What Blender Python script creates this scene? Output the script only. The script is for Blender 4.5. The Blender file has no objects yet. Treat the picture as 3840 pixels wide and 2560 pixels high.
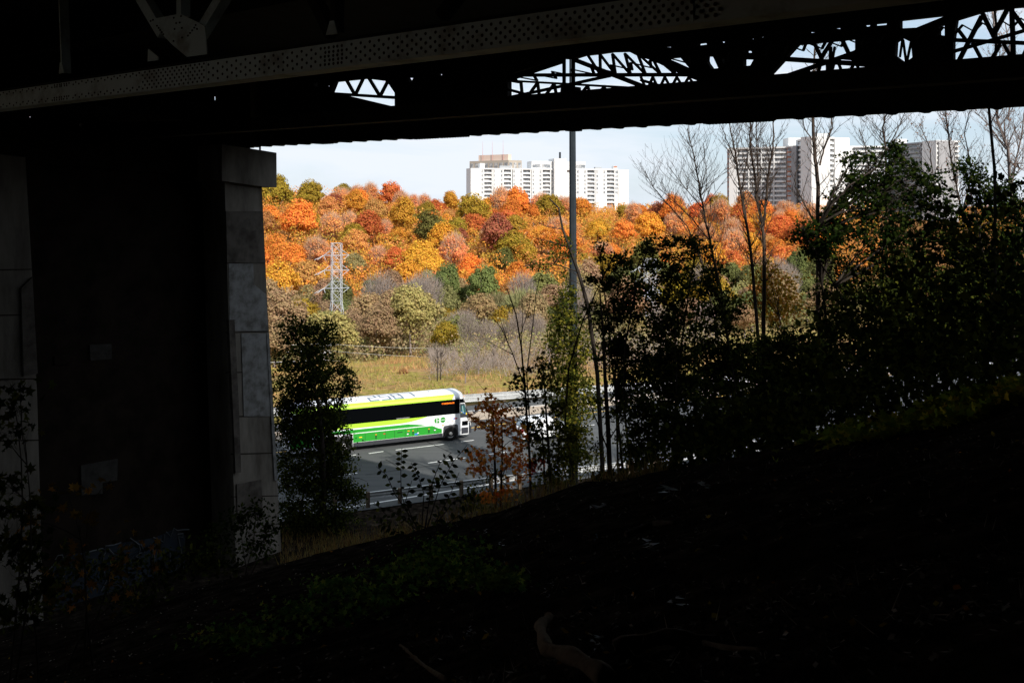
import bpy, bmesh, math, random
import numpy as np
from mathutils import Vector, Matrix, noise
from mathutils.geometry import delaunay_2d_cdt
PI = math.pi
R = math.radians
scene = bpy.context.scene
# ---------------------------------------------------------------- camera
F = 3733.0            # focal length in px of the 3840 px wide photograph
CX, HY = 1920.0, 740.0  # principal column, eye-level row
cd = bpy.data.cameras.new("camera"); cam = bpy.data.objects.new("camera", cd)
scene.collection.objects.link(cam); scene.camera = cam
cd.sensor_width = 36; cd.lens = 35; cd.shift_y = -(1280 - HY) / 3840
cd.clip_start = 0.1; cd.clip_end = 8000
cam.location = (0, 0, 0); cam.rotation_euler = (PI / 2, 0, 0)
# ---------------------------------------------------------------- sky and sun
EL, AZ = R(36), R(29)           # sun behind the camera, AZ to its right
W = bpy.data.worlds.new("World"); scene.world = W; W.use_nodes = True
nt = W.node_tree; nt.nodes.clear()
def nn(t, kind, **kw):
    n = t.nodes.new(kind)
    for k, v in kw.items(): setattr(n, k, v)
    return n
sky = nn(nt, 'ShaderNodeTexSky'); sky.sky_type = 'NISHITA'; sky.sun_disc = False
sky.sun_elevation = EL; sky.sun_rotation = PI - AZ; sky.air_density = 1.0; sky.dust_density = 0.3; sky.ozone_density = 1.0
tc = nn(nt, 'ShaderNodeTexCoord'); mp = nn(nt, 'ShaderNodeMapping'); mp.inputs['Scale'].default_value = (1.6, 1.6, 9.0)
mp.inputs['Rotation'].default_value = (0.0, 0.12, 0.3)
ns = nn(nt, 'ShaderNodeTexNoise'); ns.inputs['Scale'].default_value = 1.7; ns.inputs['Detail'].default_value = 7; ns.inputs['Roughness'].default_value = .55
ns.inputs['Distortion'].default_value = 0.6
rp = nn(nt, 'ShaderNodeValToRGB'); rp.color_ramp.elements[0].position = .40; rp.color_ramp.elements[1].position = .62
rp.color_ramp.elements[0].color = (.15, .15, .15, 1); rp.color_ramp.elements[1].color = (1, 1, 1, 1)
mx = nn(nt, 'ShaderNodeMix', data_type='RGBA'); mx.inputs['B'].default_value = (8.9, 9.5, 10.4, 1)
bg = nn(nt, 'ShaderNodeBackground'); bg.inputs['Strength'].default_value = 0.078
wo = nn(nt, 'ShaderNodeOutputWorld')
nt.links.new(tc.outputs['Generated'], mp.inputs['Vector']); nt.links.new(mp.outputs[0], ns.inputs['Vector'])
nt.links.new(ns.outputs['Fac'], rp.inputs[0]); nt.links.new(rp.outputs[0], mx.inputs['Factor'])
mb = nn(nt, 'ShaderNodeMix', data_type='RGBA'); mb.inputs['Factor'].default_value = .65; mb.inputs['B'].default_value = (6.0, 7.9, 9.9, 1)
nt.links.new(sky.outputs[0], mb.inputs['A']); nt.links.new(mb.outputs['Result'], mx.inputs['A']); nt.links.new(mx.outputs['Result'], bg.inputs[0]); nt.links.new(bg.outputs[0], wo.inputs[0])
ld = bpy.data.lights.new("sun", 'SUN'); ld.energy = 4.6; ld.angle = R(0.5); ld.color = (1, .955, .88)
sun = bpy.data.objects.new("sun", ld); scene.collection.objects.link(sun)
SV = Vector((math.sin(AZ) * math.cos(EL), -math.cos(AZ) * math.cos(EL), math.sin(EL)))
sun.rotation_euler = SV.to_track_quat('Z', 'Y').to_euler(); sun.location = SV * 100
vs = scene.view_settings; vs.view_transform = 'Standard'; vs.look = 'None'; vs.exposure = 0.35; vs.gamma = 1
scene.cycles.max_bounces = 5; scene.cycles.diffuse_bounces = 2; scene.cycles.glossy_bounces = 2
scene.cycles.transmission_bounces = 3; scene.cycles.transparent_max_bounces = 4
scene.cycles.use_denoising = False if False else True
# ---------------------------------------------------------------- helpers
rng = random.Random(7); NR = np.random.RandomState(11)
COL = scene.collection
DB = Vector((-.777, .629, 0)); DN = Vector((.629, .777, 0))     # along / across the bridge
RD = Vector((.899, .438, 0)); QD = Vector((-.438, .899, 0))      # along / across the road
def PT(x, y, t): return Vector(((x - CX) / F * t, t, (HY - y) / F * t))
def PN(x, y, n):                    # photo ray meets the plane parallel to the bridge at offset n
    d = Vector(((x - CX) / F, 1, (HY - y) / F)); return d * (n / d.dot(DN))
def PS(x, y, s):
    d = Vector(((x - CX) / F, 1, (HY - y) / F)); return d * (s / d.dot(DB))
def PZ(x, y, z=-18.0):
    d = Vector(((x - CX) / F, 1, (HY - y) / F)); return d * (z / d.z)
def sm(a): a = max(0., min(1., a)); return a * a * (3 - 2 * a)
def ground(x, y):
    s = -.777 * x + .629 * y; n = .629 * x + .777 * y; q = -.438 * x + .899 * y
    v = Vector((x, y, 0))
    if q > 55.0:
        z = -18.06
        if q > 81: z -= 10.5 * sm((q - 81) / 105.)
        if q > 215: z += 6.5 * (1 - sm((x + 85) / 55.)) * sm((q - 215) / 120.)
        if q > 190: z += 17 * sm((q - 190) / 215.) + 1.6 * noise.noise(v / 45.) * sm((q - 190) / 60)
        if q > 950: z -= .07 * (q - 950)
        if q > 90: z += .5 * noise.noise(v / 9.) * sm((q - 90) / 20)
        return z
    f = -1.7 - .38 * s
    if s < -12: f = -1.7 + .38 * 12 + .55 * (-s - 12)
    if n > 18: f -= .47 * (n - 18)
    f += (.13 * noise.noise(v / 1.1) + .25 * noise.noise(v / 4.)) * min(1, abs(n + 5) / 6 + .25)
    f += 12.0 * sm((-n - 3) / 8.) * (1 - sm((s - 19) / 16.))  # unseen bank behind the camera, added to block light on the girder
    f = max(f, -18.0 + .1 * noise.noise(v / 2.))
    if f > 3.5 and n > -3: f = 3.5 + (f - 3.5) * .15
    e = sm((q - 52.5) / 2.5)
    return f * (1 - e) + (-18.06) * e
def hit(x, y, t0=3.0, t1=60.):
    d = Vector(((x - CX) / F, 1, (HY - y) / F)); t = t0
    while t < t1:
        if ground(d.x * t, t) > d.z * t: return d * t
        t += .15
    return d * t1
def tag(o, label=None, cat=None, group=None, kind=None):
    if label: o['label'] = label
    if cat: o['category'] = cat
    if group: o['group'] = group
    if kind: o['kind'] = kind
    return o
def empty(name, loc=(0, 0, 0), rz=0, label=None, cat=None, group=None):
    o = bpy.data.objects.new(name, None); COL.objects.link(o); o.location = loc; o.rotation_euler = (0, 0, rz)
    o.empty_display_size = .3
    return tag(o, label, cat, group)
class MB:
    def __init__(s): s.v = []; s.f = []
    def add(s, vs, fs):
        b = len(s.v); s.v += [tuple(v) for v in vs]; s.f += [tuple(b + i for i in f) for f in fs]; return s
    def box(s, c, d, M=None):
        x, y, z = c; a, b, h = d[0] / 2, d[1] / 2, d[2] / 2
        vs = [Vector((x + i * a, y + j * b, z + k * h)) for k in (-1, 1) for j in (-1, 1) for i in (-1, 1)]
        if M: vs = [M @ v for v in vs]
        return s.add(vs, [(0, 2, 3, 1), (4, 5, 7, 6), (0, 1, 5, 4), (2, 6, 7, 3), (0, 4, 6, 2), (1, 3, 7, 5)])
    def bar(s, a, b, w, h, up=Vector((0, 0, 1))):   # box between two points
        a = Vector(a); b = Vector(b); d = (b - a).normalized(); side = d.cross(up)
        if side.length < 1e-3: side = d.cross(Vector((1, 0, 0)))
        side.normalize(); u = side.cross(d)
        vs = [p + side * i * w / 2 + u * k * h / 2 for p in (a, b) for k in (-1, 1) for i in (-1, 1)]
        return s.add(vs, [(0, 1, 3, 2), (4, 6, 7, 5), (0, 4, 5, 1), (2, 3, 7, 6), (0, 2, 6, 4), (1, 5, 7, 3)])
    def prism(s, pts, off):          # planar polygon extruded by a vector
        n = len(pts); off = Vector(off); pts = [Vector(p) for p in pts]
        return s.add(pts + [p + off for p in pts], [tuple(range(n)), tuple(reversed(range(n, 2 * n)))] +
                     [(i, i + n, (i + 1) % n + n, (i + 1) % n) for i in range(n)])
    def tube(s, pts, rs, k=6, cap=True):
        pts = [Vector(p) for p in pts]; n = len(pts)
        if not hasattr(rs, '__len__'): rs = [rs] * n
        b = len(s.v); ref = Vector((.31, .52, .79)); vs = []
        for i, p in enumerate(pts):
            d = (pts[min(i + 1, n - 1)] - pts[max(i - 1, 0)]).normalized()
            u = d.cross(ref)
            if u.length < .05: u = d.cross(Vector((1, 0, 0)))
            u.normalize(); w = d.cross(u)
            for j in range(k):
                a = 2 * PI * j / k; vs.append(p + (u * math.cos(a) + w * math.sin(a)) * rs[i])
        fs = [(i * k + j, i * k + (j + 1) % k, (i + 1) * k + (j + 1) % k, (i + 1) * k + j) for i in range(n - 1) for j in range(k)]
        if cap: fs += [tuple(reversed(range(k))), tuple(range((n - 1) * k, n * k))]
        return s.add(vs, fs)
    def disc(s, c, r, y0, y1, k=24):  # cylinder along y
        vs = [(c[0] + r * math.cos(2 * PI * i / k), y, c[1] + r * math.sin(2 * PI * i / k)) for y in (y0, y1) for i in range(k)]
        return s.add(vs, [tuple(range(k)), tuple(reversed(range(k, 2 * k)))] + [(i, i + k, (i + 1) % k + k, (i + 1) % k) for i in range(k)])
    def mesh(s, name, mat, smooth=False):
        m = bpy.data.meshes.new(name); m.from_pydata(s.v, [], s.f); m.materials.append(mat)
        if smooth: m.polygons.foreach_set('use_smooth', [True] * len(m.polygons))
        m.update(); return m
    def build(s, name, mat, parent=None, smooth=False):
        o = bpy.data.objects.new(name, s.mesh(name, mat, smooth)); COL.objects.link(o)
        if parent: o.parent = parent
        return o
def link(name, me, parent=None, loc=None):
    o = bpy.data.objects.new(name, me); COL.objects.link(o)
    if parent: o.parent = parent
    if loc: o.location = loc
    return o
def fix(o):
    bm = bmesh.new(); bm.from_mesh(o.data); bmesh.ops.recalc_face_normals(bm, faces=bm.faces); bm.to_mesh(o.data); bm.free(); return o
def npmesh(name, V, mat):           # V: (N,k,3) array, each row one face
    N, k, _ = V.shape; me = bpy.data.meshes.new(name)
    me.vertices.add(N * k); me.vertices.foreach_set('co', V.reshape(-1).astype(np.float32))
    me.loops.add(N * k); me.loops.foreach_set('vertex_index', np.arange(N * k, dtype=np.int32))
    me.polygons.add(N); me.polygons.foreach_set('loop_start', np.arange(0, N * k, k, dtype=np.int32))
    me.polygons.foreach_set('loop_total', np.full(N, k, dtype=np.int32))
    me.update(calc_edges=True); me.materials.append(mat); return me
# ---------------------------------------------------------------- materials
def mat(name, c, rough=.7, var=None, scale=4., metal=0., bump=0., c2=None, detail=5, spec=None, coord='Object', stretch=(1, 1, 1), lo=.4, hi=.65, emit=None):
    m = bpy.data.materials.new(name); m.use_nodes = True; t = m.node_tree; b = t.nodes['Principled BSDF']
    b.inputs['Base Color'].default_value = (*c, 1); b.inputs['Roughness'].default_value = rough; b.inputs['Metallic'].default_value = metal
    b.inputs['Specular IOR Level'].default_value = (.03 if rough > .8 else .3) if spec is None else spec
    if emit: b.inputs['Emission Color'].default_value = (*emit[0], 1); b.inputs['Emission Strength'].default_value = emit[1]
    if c2 or bump:
        tc = nn(t, 'ShaderNodeTexCoord'); mp = nn(t, 'ShaderNodeMapping'); mp.inputs['Scale'].default_value = stretch
        n = nn(t, 'ShaderNodeTexNoise'); n.inputs['Scale'].default_value = scale; n.inputs['Detail'].default_value = detail; n.inputs['Roughness'].default_value = .65
        t.links.new(tc.outputs[coord], mp.inputs[0]); t.links.new(mp.outputs[0], n.inputs['Vector'])
        if c2:
            r = nn(t, 'ShaderNodeValToRGB'); r.color_ramp.elements[0].position = lo; r.color_ramp.elements[1].position = hi
            r.color_ramp.elements[0].color = (*c, 1); r.color_ramp.elements[1].color = (*c2, 1)
            t.links.new(n.outputs['Fac'], r.inputs[0]); t.links.new(r.outputs[0], b.inputs['Base Color'])
        if bump:
            bp = nn(t, 'ShaderNodeBump'); bp.inputs['Strength'].default_value = bump; bp.inputs['Distance'].default_value = .05
            t.links.new(n.outputs['Fac'], bp.inputs['Height']); t.links.new(bp.outputs[0], b.inputs['Normal'])
    return m
def leafmat(name, c=None, vary=.35, trans=.35, c2=None):
    m = bpy.data.materials.new(name); m.use_nodes = True; t = m.node_tree; t.nodes.clear()
    out = nn(t, 'ShaderNodeOutputMaterial'); d = nn(t, 'ShaderNodeBsdfDiffuse'); tr = nn(t, 'ShaderNodeBsdfTranslucent'); mxs = nn(t, 'ShaderNodeMixShader')
    mxs.inputs[0].default_value = trans
    g = nn(t, 'ShaderNodeNewGeometry'); hs = nn(t, 'ShaderNodeHueSaturation')
    if c: 
        if c2:
            mm = nn(t, 'ShaderNodeMix', data_type='RGBA'); mm.inputs['A'].default_value = (*c, 1); mm.inputs['B'].default_value = (*c2, 1)
            pw = nn(t, 'ShaderNodeMath', operation='POWER'); pw.inputs[1].default_value = 2.2
            t.links.new(g.outputs['Random Per Island'], pw.inputs[0]); t.links.new(pw.outputs[0], mm.inputs['Factor']); t.links.new(mm.outputs['Result'], hs.inputs['Color'])
        else: hs.inputs['Color'].default_value = (*c, 1)
    else:
        oi = nn(t, 'ShaderNodeObjectInfo'); t.links.new(oi.outputs['Color'], hs.inputs['Color'])
    mr = nn(t, 'ShaderNodeMapRange'); mr.inputs['To Min'].default_value = 1 - vary; mr.inputs['To Max'].default_value = 1 + vary
    t.links.new(g.outputs['Random Per Island'], mr.inputs['Value']); t.links.new(mr.outputs[0], hs.inputs['Value'])
    m2 = nn(t, 'ShaderNodeMath', operation='MULTIPLY'); m2.inputs[1].default_value = 7.31; fr = nn(t, 'ShaderNodeMath', operation='FRACT')
    mh = nn(t, 'ShaderNodeMapRange'); mh.inputs['To Min'].default_value = .485; mh.inputs['To Max'].default_value = .52
    t.links.new(g.outputs['Random Per Island'], m2.inputs[0]); t.links.new(m2.outputs[0], fr.inputs[0]); t.links.new(fr.outputs[0], mh.inputs['Value']); t.links.new(mh.outputs[0], hs.inputs['Hue'])
    for n in (d, tr): t.links.new(hs.outputs[0], n.inputs['Color'])
    t.links.new(d.outputs[0], mxs.inputs[1]); t.links.new(tr.outputs[0], mxs.inputs[2]); t.links.new(mxs.outputs[0], out.inputs[0])
    return m
M = {}
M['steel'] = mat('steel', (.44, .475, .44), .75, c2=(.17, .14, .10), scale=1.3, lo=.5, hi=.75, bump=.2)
M['steel_shaded'] = mat('steel_shaded', (.022, .021, .019), .9, c2=(.014, .010, .008), scale=1.0)  # bridge steel darkened in colour for the shade under the deck
M['rust'] = mat('rust', (.06, .032, .018), .9, c2=(.03, .02, .015), scale=5)
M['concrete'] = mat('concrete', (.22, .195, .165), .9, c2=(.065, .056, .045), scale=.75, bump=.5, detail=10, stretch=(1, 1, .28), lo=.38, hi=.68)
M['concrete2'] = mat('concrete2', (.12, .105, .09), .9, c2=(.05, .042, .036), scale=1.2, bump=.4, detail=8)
M['concrete_dark'] = mat('concrete_dark', (.024, .017, .013), .95, c2=(.010, .008, .006), scale=.9, bump=.4, detail=8)  # pier wall's shade put into the colour; also serves dark form lines
M['patch'] = mat('patch', (.25, .245, .235), .9, c2=(.12, .112, .10), scale=2.2, bump=.3, detail=8)
M['asphalt'] = mat('asphalt', (.105, .108, .108), .85, c2=(.072, .075, .077), scale=.16, bump=.1, detail=9, stretch=(1, 1.6, 1), lo=.35, hi=.7)
M['patch_shaded'] = mat('patch_shaded', (.06, .056, .05), .9, c2=(.035, .031, .028), scale=2.2, bump=.3, detail=8)  # patch colour darkened to stand in for shade on the wall
M['median'] = mat('median', (.42, .34, .26), .9, c2=(.34, .28, .22), scale=.8)
M['white'] = mat('road_white', (.78, .78, .76), .7, c2=(.6, .6, .58), scale=3)
M['yellow'] = mat('road_yellow', (.75, .45, .06), .7)
M['crack'] = mat('crack', (.02, .02, .02), .95)
M['galv'] = mat('galvanised', (.55, .56, .56), .5, metal=.2, c2=(.4, .41, .41), scale=1.5)
M['wood'] = mat('post_wood', (.16, .12, .085), .9, c2=(.08, .06, .045), scale=6, stretch=(1, 1, .2))
M['pole'] = mat('pole_steel', (.035, .042, .048), .85, spec=.05, c2=(.028, .034, .04), scale=3)
M['pylon'] = mat('pylon_steel', (.47, .49, .52), .5, metal=.1)
M['bwhite'] = mat('white_wall', (.72, .72, .71), .85, c2=(.66, .66, .65), scale=.06)
M['bgrey'] = mat('grey_wall', (.34, .34, .35), .85, c2=(.3, .3, .31), scale=.06)
M['bbeige'] = mat('beige_wall', (.42, .37, .31), .85, c2=(.37, .33, .28), scale=.05)
M['bpink'] = mat('pink_wall', (.66, .52, .44), .85)
M['brick'] = mat('red_brick', (.38, .16, .10), .85)
M['bglass'] = mat('far_glass', (.20, .22, .24), .25, c2=(.50, .50, .50), scale=.35, spec=.5, lo=.45, hi=.6, detail=2)
M['bdark'] = mat('far_recess', (.34, .35, .36), .8)
M['bark'] = mat('bark', (.085, .062, .048), .9, c2=(.03, .023, .019), scale=8, stretch=(1, 1, .2), bump=.4)
M['bark_grey'] = mat('bark_grey', (.26, .21, .19), .9, c2=(.15, .115, .10), scale=3, stretch=(1, 1, .3))
M['bark_dark'] = mat('bark_dark', (.05, .04, .032), .9, c2=(.025, .02, .017), scale=8, stretch=(1, 1, .2))
M['twig'] = mat('twig_haze', (.52, .33, .22), .9)
M['hill_leaf'] = leafmat('hill_leaf', None, .26, .35)
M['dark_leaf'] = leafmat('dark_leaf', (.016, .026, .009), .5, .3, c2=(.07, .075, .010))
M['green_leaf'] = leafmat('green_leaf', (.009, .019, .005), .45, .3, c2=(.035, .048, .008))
M['ivy_leaf'] = leafmat('ivy_leaf', (.05, .065, .012), .45, .35, c2=(.17, .14, .02))
M['gold_leaf'] = leafmat('gold_leaf', (.30, .20, .02), .4, .4, c2=(.40, .14, .02))
M['orange_leaf'] = leafmat('orange_leaf', (.85, .34, .05), .4, .45, c2=(.62, .16, .02))
M['gold_shaded'] = leafmat('gold_shaded', (.10, .065, .012), .6, .3, c2=(.22, .10, .02))  # gold leaf with the shade below the bridge put into its colour
M['cover_leaf'] = leafmat('cover_leaf', (.07, .20, .04), .5, .2, c2=(.24, .28, .04))
M['vine_leaf'] = leafmat('vine_leaf', (.20, .32, .03), .45, .2, c2=(.55, .42, .04))
M['red_leaf'] = leafmat('red_leaf', (.42, .05, .02), .4, .4)
M['litter'] = leafmat('litter', (.03, .02, .014), .8, .0, c2=(.26, .235, .21))
M['dry_grass'] = leafmat('dry_grass', (.30, .17, .06), .4, .3, c2=(.22, .20, .06))
M['meadow_grass'] = leafmat('meadow_grass', (.34, .27, .10), .35, .3, c2=(.40, .24, .12))
M['plastic'] = mat('white_plastic', (.6, .63, .66), .5, c2=(.35, .38, .42), scale=9, bump=.5)
M['blue'] = mat('blue_plastic', (.08, .2, .45), .5)
M['wire'] = mat('wire', (.62, .62, .62), .5)
for nd in M['asphalt'].node_tree.nodes:
    if nd.type == 'MAPPING': nd.inputs['Rotation'].default_value = (0, 0, -R(26)); nd.inputs['Scale'].default_value = (.10, 3.4, 1)
    if nd.type == 'TEX_NOISE': nd.inputs['Scale'].default_value = .35
# ground
def ground_mat():
    m = bpy.data.materials.new('ground'); m.use_nodes = True; t = m.node_tree; b = t.nodes['Principled BSDF']; b.inputs['Roughness'].default_value = .95
    b.inputs['Specular IOR Level'].default_value = 0
    tc = nn(t, 'ShaderNodeTexCoord')
    def noi(sc, det=6, st=(1, 1, 1)):
        mp = nn(t, 'ShaderNodeMapping'); mp.inputs['Scale'].default_value = st
        n = nn(t, 'ShaderNodeTexNoise'); n.inputs['Scale'].default_value = sc; n.inputs['Detail'].default_value = det; n.inputs['Roughness'].default_value = .68
        t.links.new(tc.outputs['Object'], mp.inputs[0]); t.links.new(mp.outputs[0], n.inputs['Vector']); return n
    def ramp(n, stops):
        r = nn(t, 'ShaderNodeValToRGB'); e = r.color_ramp.elements
        while len(e) < len(stops): e.new(.5)
        for i, (p, c) in enumerate(stops): e[i].position = p; e[i].color = (*c, 1)
        t.links.new(n.outputs['Fac'], r.inputs[0]); return r
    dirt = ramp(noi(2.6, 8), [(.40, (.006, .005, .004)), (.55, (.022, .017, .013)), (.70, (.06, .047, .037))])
    mead = ramp(noi(.085, 9), [(.36, (.36, .20, .095)), (.45, (.36, .235, .10)), (.51, (.27, .24, .06)), (.57, (.38, .24, .11)), (.66, (.22, .22, .05))])
    fine = ramp(noi(1.6, 7, (1, .5, 1)), [(.3, (.5, .5, .5)), (.7, (1.25, 1.25, 1.25))])
    mm = nn(t, 'ShaderNodeMix', data_type='RGBA', blend_type='MULTIPLY'); mm.inputs['Factor'].default_value = 1
    t.links.new(mead.outputs[0], mm.inputs['A']); t.links.new(fine.outputs[0], mm.inputs['B'])
    litter = ramp(noi(.4, 8), [(.35, (.10, .055, .03)), (.6, (.26, .12, .04)), (.75, (.16, .10, .04))])
    at = nn(t, 'ShaderNodeAttribute', attribute_name='zone'); sp = nn(t, 'ShaderNodeSeparateXYZ'); t.links.new(at.outputs['Vector'], sp.inputs[0])
    m1 = nn(t, 'ShaderNodeMix', data_type='RGBA'); m2 = nn(t, 'ShaderNodeMix', data_type='RGBA')
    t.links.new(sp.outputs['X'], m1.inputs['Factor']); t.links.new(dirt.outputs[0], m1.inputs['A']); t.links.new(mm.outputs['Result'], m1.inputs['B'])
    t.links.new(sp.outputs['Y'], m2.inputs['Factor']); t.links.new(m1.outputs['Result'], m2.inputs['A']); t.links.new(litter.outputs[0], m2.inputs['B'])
    t.links.new(m2.outputs['Result'], b.inputs['Base Color'])
    bn = noi(5, 8); bp = nn(t, 'ShaderNodeBump'); bp.inputs['Strength'].default_value = .8; bp.inputs['Distance'].default_value = .08
    t.links.new(bn.outputs['Fac'], bp.inputs['Height']); t.links.new(bp.outputs[0], b.inputs['Normal'])
    return m
M['ground'] = ground_mat()
# ---------------------------------------------------------------- terrain
def axis(segs):
    o = []
    for a, b, st in segs:
        n = max(1, round((b - a) / st)); o += [a + (b - a) * i / n for i in range(n)]
    return o + [segs[-1][1]]
xs = axis([(-3500, -400, 250), (-400, -60, 14), (-60, 50, 1.1), (50, 500, 14), (500, 3500, 250)])
ys = axis([(-400, -40, 20), (-40, 0, 2), (0, 64, .9), (64, 110, 2.5), (110, 480, 7), (480, 3600, 240)])
gv = [(x, y, ground(x, y)) for y in ys for x in xs]; nx = len(xs)
gm = MB(); gm.v = gv; gm.f = [(j * nx + i, j * nx + i + 1, (j + 1) * nx + i + 1, (j + 1) * nx + i) for j in range(len(ys) - 1) for i in range(nx - 1)]
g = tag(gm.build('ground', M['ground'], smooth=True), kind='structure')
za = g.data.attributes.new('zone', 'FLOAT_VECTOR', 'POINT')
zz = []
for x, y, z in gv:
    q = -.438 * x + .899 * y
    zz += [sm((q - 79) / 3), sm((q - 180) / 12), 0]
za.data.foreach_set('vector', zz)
def ribbon(name, pts, w, z, m, par=None):   # flat strip along a plan polyline
    b = MB(); L = []
    for i, p in enumerate(pts):
        a = pts[max(i - 1, 0)]; c = pts[min(i + 1, len(pts) - 1)]; d = Vector((c[0] - a[0], c[1] - a[1], 0)).normalized(); s = Vector((-d.y, d.x, 0))
        L += [Vector((p[0], p[1], z)) - s * w / 2, Vector((p[0], p[1], z)) + s * w / 2]
    b.add(L, [(2 * i, 2 * i + 2, 2 * i + 3, 2 * i + 1) for i in range(len(pts) - 1)]); o = b.build(name, m, par)
    return fix(o)
def rq(q, a): return QD * q + RD * a
road = MB()
road.add([rq(55.3, -260) , rq(79.0, -260), rq(79.0, 500), rq(55.3, 500)], [(0, 3, 2, 1)])
ro = road.build('road', M['asphalt']); ro.location.z = -18.0; fix(ro); tag(ro, kind='structure')
md = MB(); md.add([rq(73.6, -200), rq(76.6, -200), rq(76.6, 400), rq(73.6, 400)], [(0, 3, 2, 1)])
mo = md.build('median_strip', M['median']); mo.location.z = -17.992; fix(mo); tag(mo, kind='structure')
mk = empty('road_markings', (0, 0, 0)); tag(mk, kind='structure')
def g2(p): return (p.x, p.y)
def mark(x0, y0, x1, y1, w, m='white', ext0=0, ext1=0, z=-17.988, nm='lane_line'):
    a = PZ(x0, y0); b = PZ(x1, y1); d = (b - a).normalized(); a = a - d * ext0; b = b + d * ext1
    ribbon(nm, [g2(a), g2(b)], w, z, M[m], mk)
mark(1506, 1869, 1765, 1827, .16, ext0=60, ext1=26, nm='edge_line')
for (a, b, c, d) in [(1484, 1687, 1665, 1665), (1383, 1700, 1438, 1692), (1285, 1712, 1335, 1705), (1729, 1656, 1777, 1650), (1909, 1635, 1934, 1631), (1850, 1643, 1868, 1641),
                     (1605, 1736, 1748, 1715), (1270, 1782, 1340, 1773), (1835, 1703, 1900, 1694), (2020, 1618, 2075, 1611), (2165, 1600, 2230, 1592)]:
    mark(a, b, c, d, .15)
mark(1815, 1598, 2068, 1566, .15, 'yellow', ext0=60, ext1=160, nm='yellow_line')
mark(1755, 1541, 1860, 1533, .15, ext0=60, ext1=160, nm='edge_line')
for pts in ([(1602, 1657), (1630, 1669), (1660, 1682), (1695, 1700)], [(1447, 1723), (1470, 1735), (1497, 1754)], [(1370, 1780), (1480, 1764), (1600, 1748), (1700, 1737)], [(1900, 1700), (1930, 1712), (1965, 1730)]):
    ribbon('crack', [g2(PZ(*p)) for p in pts], .05, -17.984, M['crack'], mk)
# ---------------------------------------------------------------- guardrails
def guardrail(name, pts, label, postm, double, ph=.86):
    r = empty(name, (pts[0][0], pts[0][1], -18), 0, label, 'guardrail'); r.location = (0, 0, -18)
    a = Vector((*pts[0], 0)); b = Vector((*pts[1], 0)); d = (b - a); L = d.length; d.normalize(); s = Vector((-d.y, d.x, 0)) * (1 if double else -1)
    prof = [(0, .42), (.07, .46), (.07, .52), (.01, .57), (.01, .60), (.07, .65), (.07, .71), (0, .76)]
    rail = MB()
    for z0 in ((0, -.33) if double else (0,)):
        vs = []
        for p in (a, b):
            for (o, z) in prof: vs.append(p - s * (o + .02) + Vector((0, 0, z + .04 + z0)))
            for (o, z) in reversed(prof): vs.append(p - s * (o + .012) + Vector((0, 0, z + .04 + z0)))
        n = len(prof) * 2; rail.add(vs, [(i, (i + 1) % n, (i + 1) % n + n, i + n) for i in range(n)])
    up_ = Vector((0, 0, .805)); rail.bar(a + up_ - s * .05, b + up_ - s * .05, .12, .03); rail.build('rail', M['galv'], r)
    po = MB(); po.box((0, 0, ph / 2 - .1), (.2, .2, ph + .2)); po.box((0, 0, ph + .004), (.19, .19, .012)); me = po.mesh('post', M[postm])
    for i in range(int(L / 1.93) + 1):
        p = a + d * (i * 1.93 + .3) + s * .115; o = link('post', me, r, (p.x, p.y, 0)); o.rotation_euler.z = math.atan2(d.y, d.x)
    return r
a = PZ(1377, 1899); b = PZ(1917, 1831); d = (b - a).normalized()
guardrail('guardrail', [g2(a - d * 13.8), g2(b + d * 25)], 'low steel guardrail on wooden posts along the near road edge', 'wood', False, .88)
a = PZ(1760, 1513); b = PZ(2300, 1474); d = (b - a).normalized()
guardrail('guardrail', [g2(a - d * 26), g2(b + d * 50)], 'pale double steel guardrail along the far road edge before the meadow', 'wood', True, .8)
# ---------------------------------------------------------------- pier
pier = empty('bridge_pier', PS(700, 2100, 41.6), 0, 'tall dark concrete bridge pier with pale column faces and patches', 'bridge pier'); pl = Vector(pier.location)
def ppoly(px, s): return [PS(x, y, s) - pl for x, y in px]
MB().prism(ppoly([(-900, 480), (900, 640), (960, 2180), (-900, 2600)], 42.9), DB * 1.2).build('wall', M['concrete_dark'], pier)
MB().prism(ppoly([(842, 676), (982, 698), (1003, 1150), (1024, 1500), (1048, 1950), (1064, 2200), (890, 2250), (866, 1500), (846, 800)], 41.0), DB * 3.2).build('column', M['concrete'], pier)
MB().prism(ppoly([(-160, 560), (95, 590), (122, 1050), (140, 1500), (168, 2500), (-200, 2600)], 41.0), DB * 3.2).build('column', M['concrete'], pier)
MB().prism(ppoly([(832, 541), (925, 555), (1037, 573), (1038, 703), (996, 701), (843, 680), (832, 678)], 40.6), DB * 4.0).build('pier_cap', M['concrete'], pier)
MB().prism(ppoly([(-900, 395), (600, 512), (832, 541), (832, 678), (600, 648), (-900, 540)], 42.6), DB * 2.0).build('cross_beam', M['concrete_dark'], pier)  # left part of the cap, its shade painted as darker concrete
def slab(px, s, th, m, nm): MB().prism(ppoly(px, s), DB * th).build(nm, M[m], pier)
slab([(848, 792), (983, 792), (996, 985), (852, 985)], 40.94, .1, 'concrete2', 'repair_patch')
slab([(858, 988), (950, 988), (952, 1065), (998, 1103), (1006, 1240), (862, 1240)], 40.97, .1, 'patch', 'repair_patch')
slab([(1000, 1248), (1007, 1248), (1040, 1800), (1030, 1800)], 40.93, .1, 'patch', 'repair_patch')
slab([(858, 1200), (880, 1198), (895, 1500), (905, 1770), (884, 1772), (872, 1500)], 40.86, .2, 'concrete2', 'form_strip')
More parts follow.
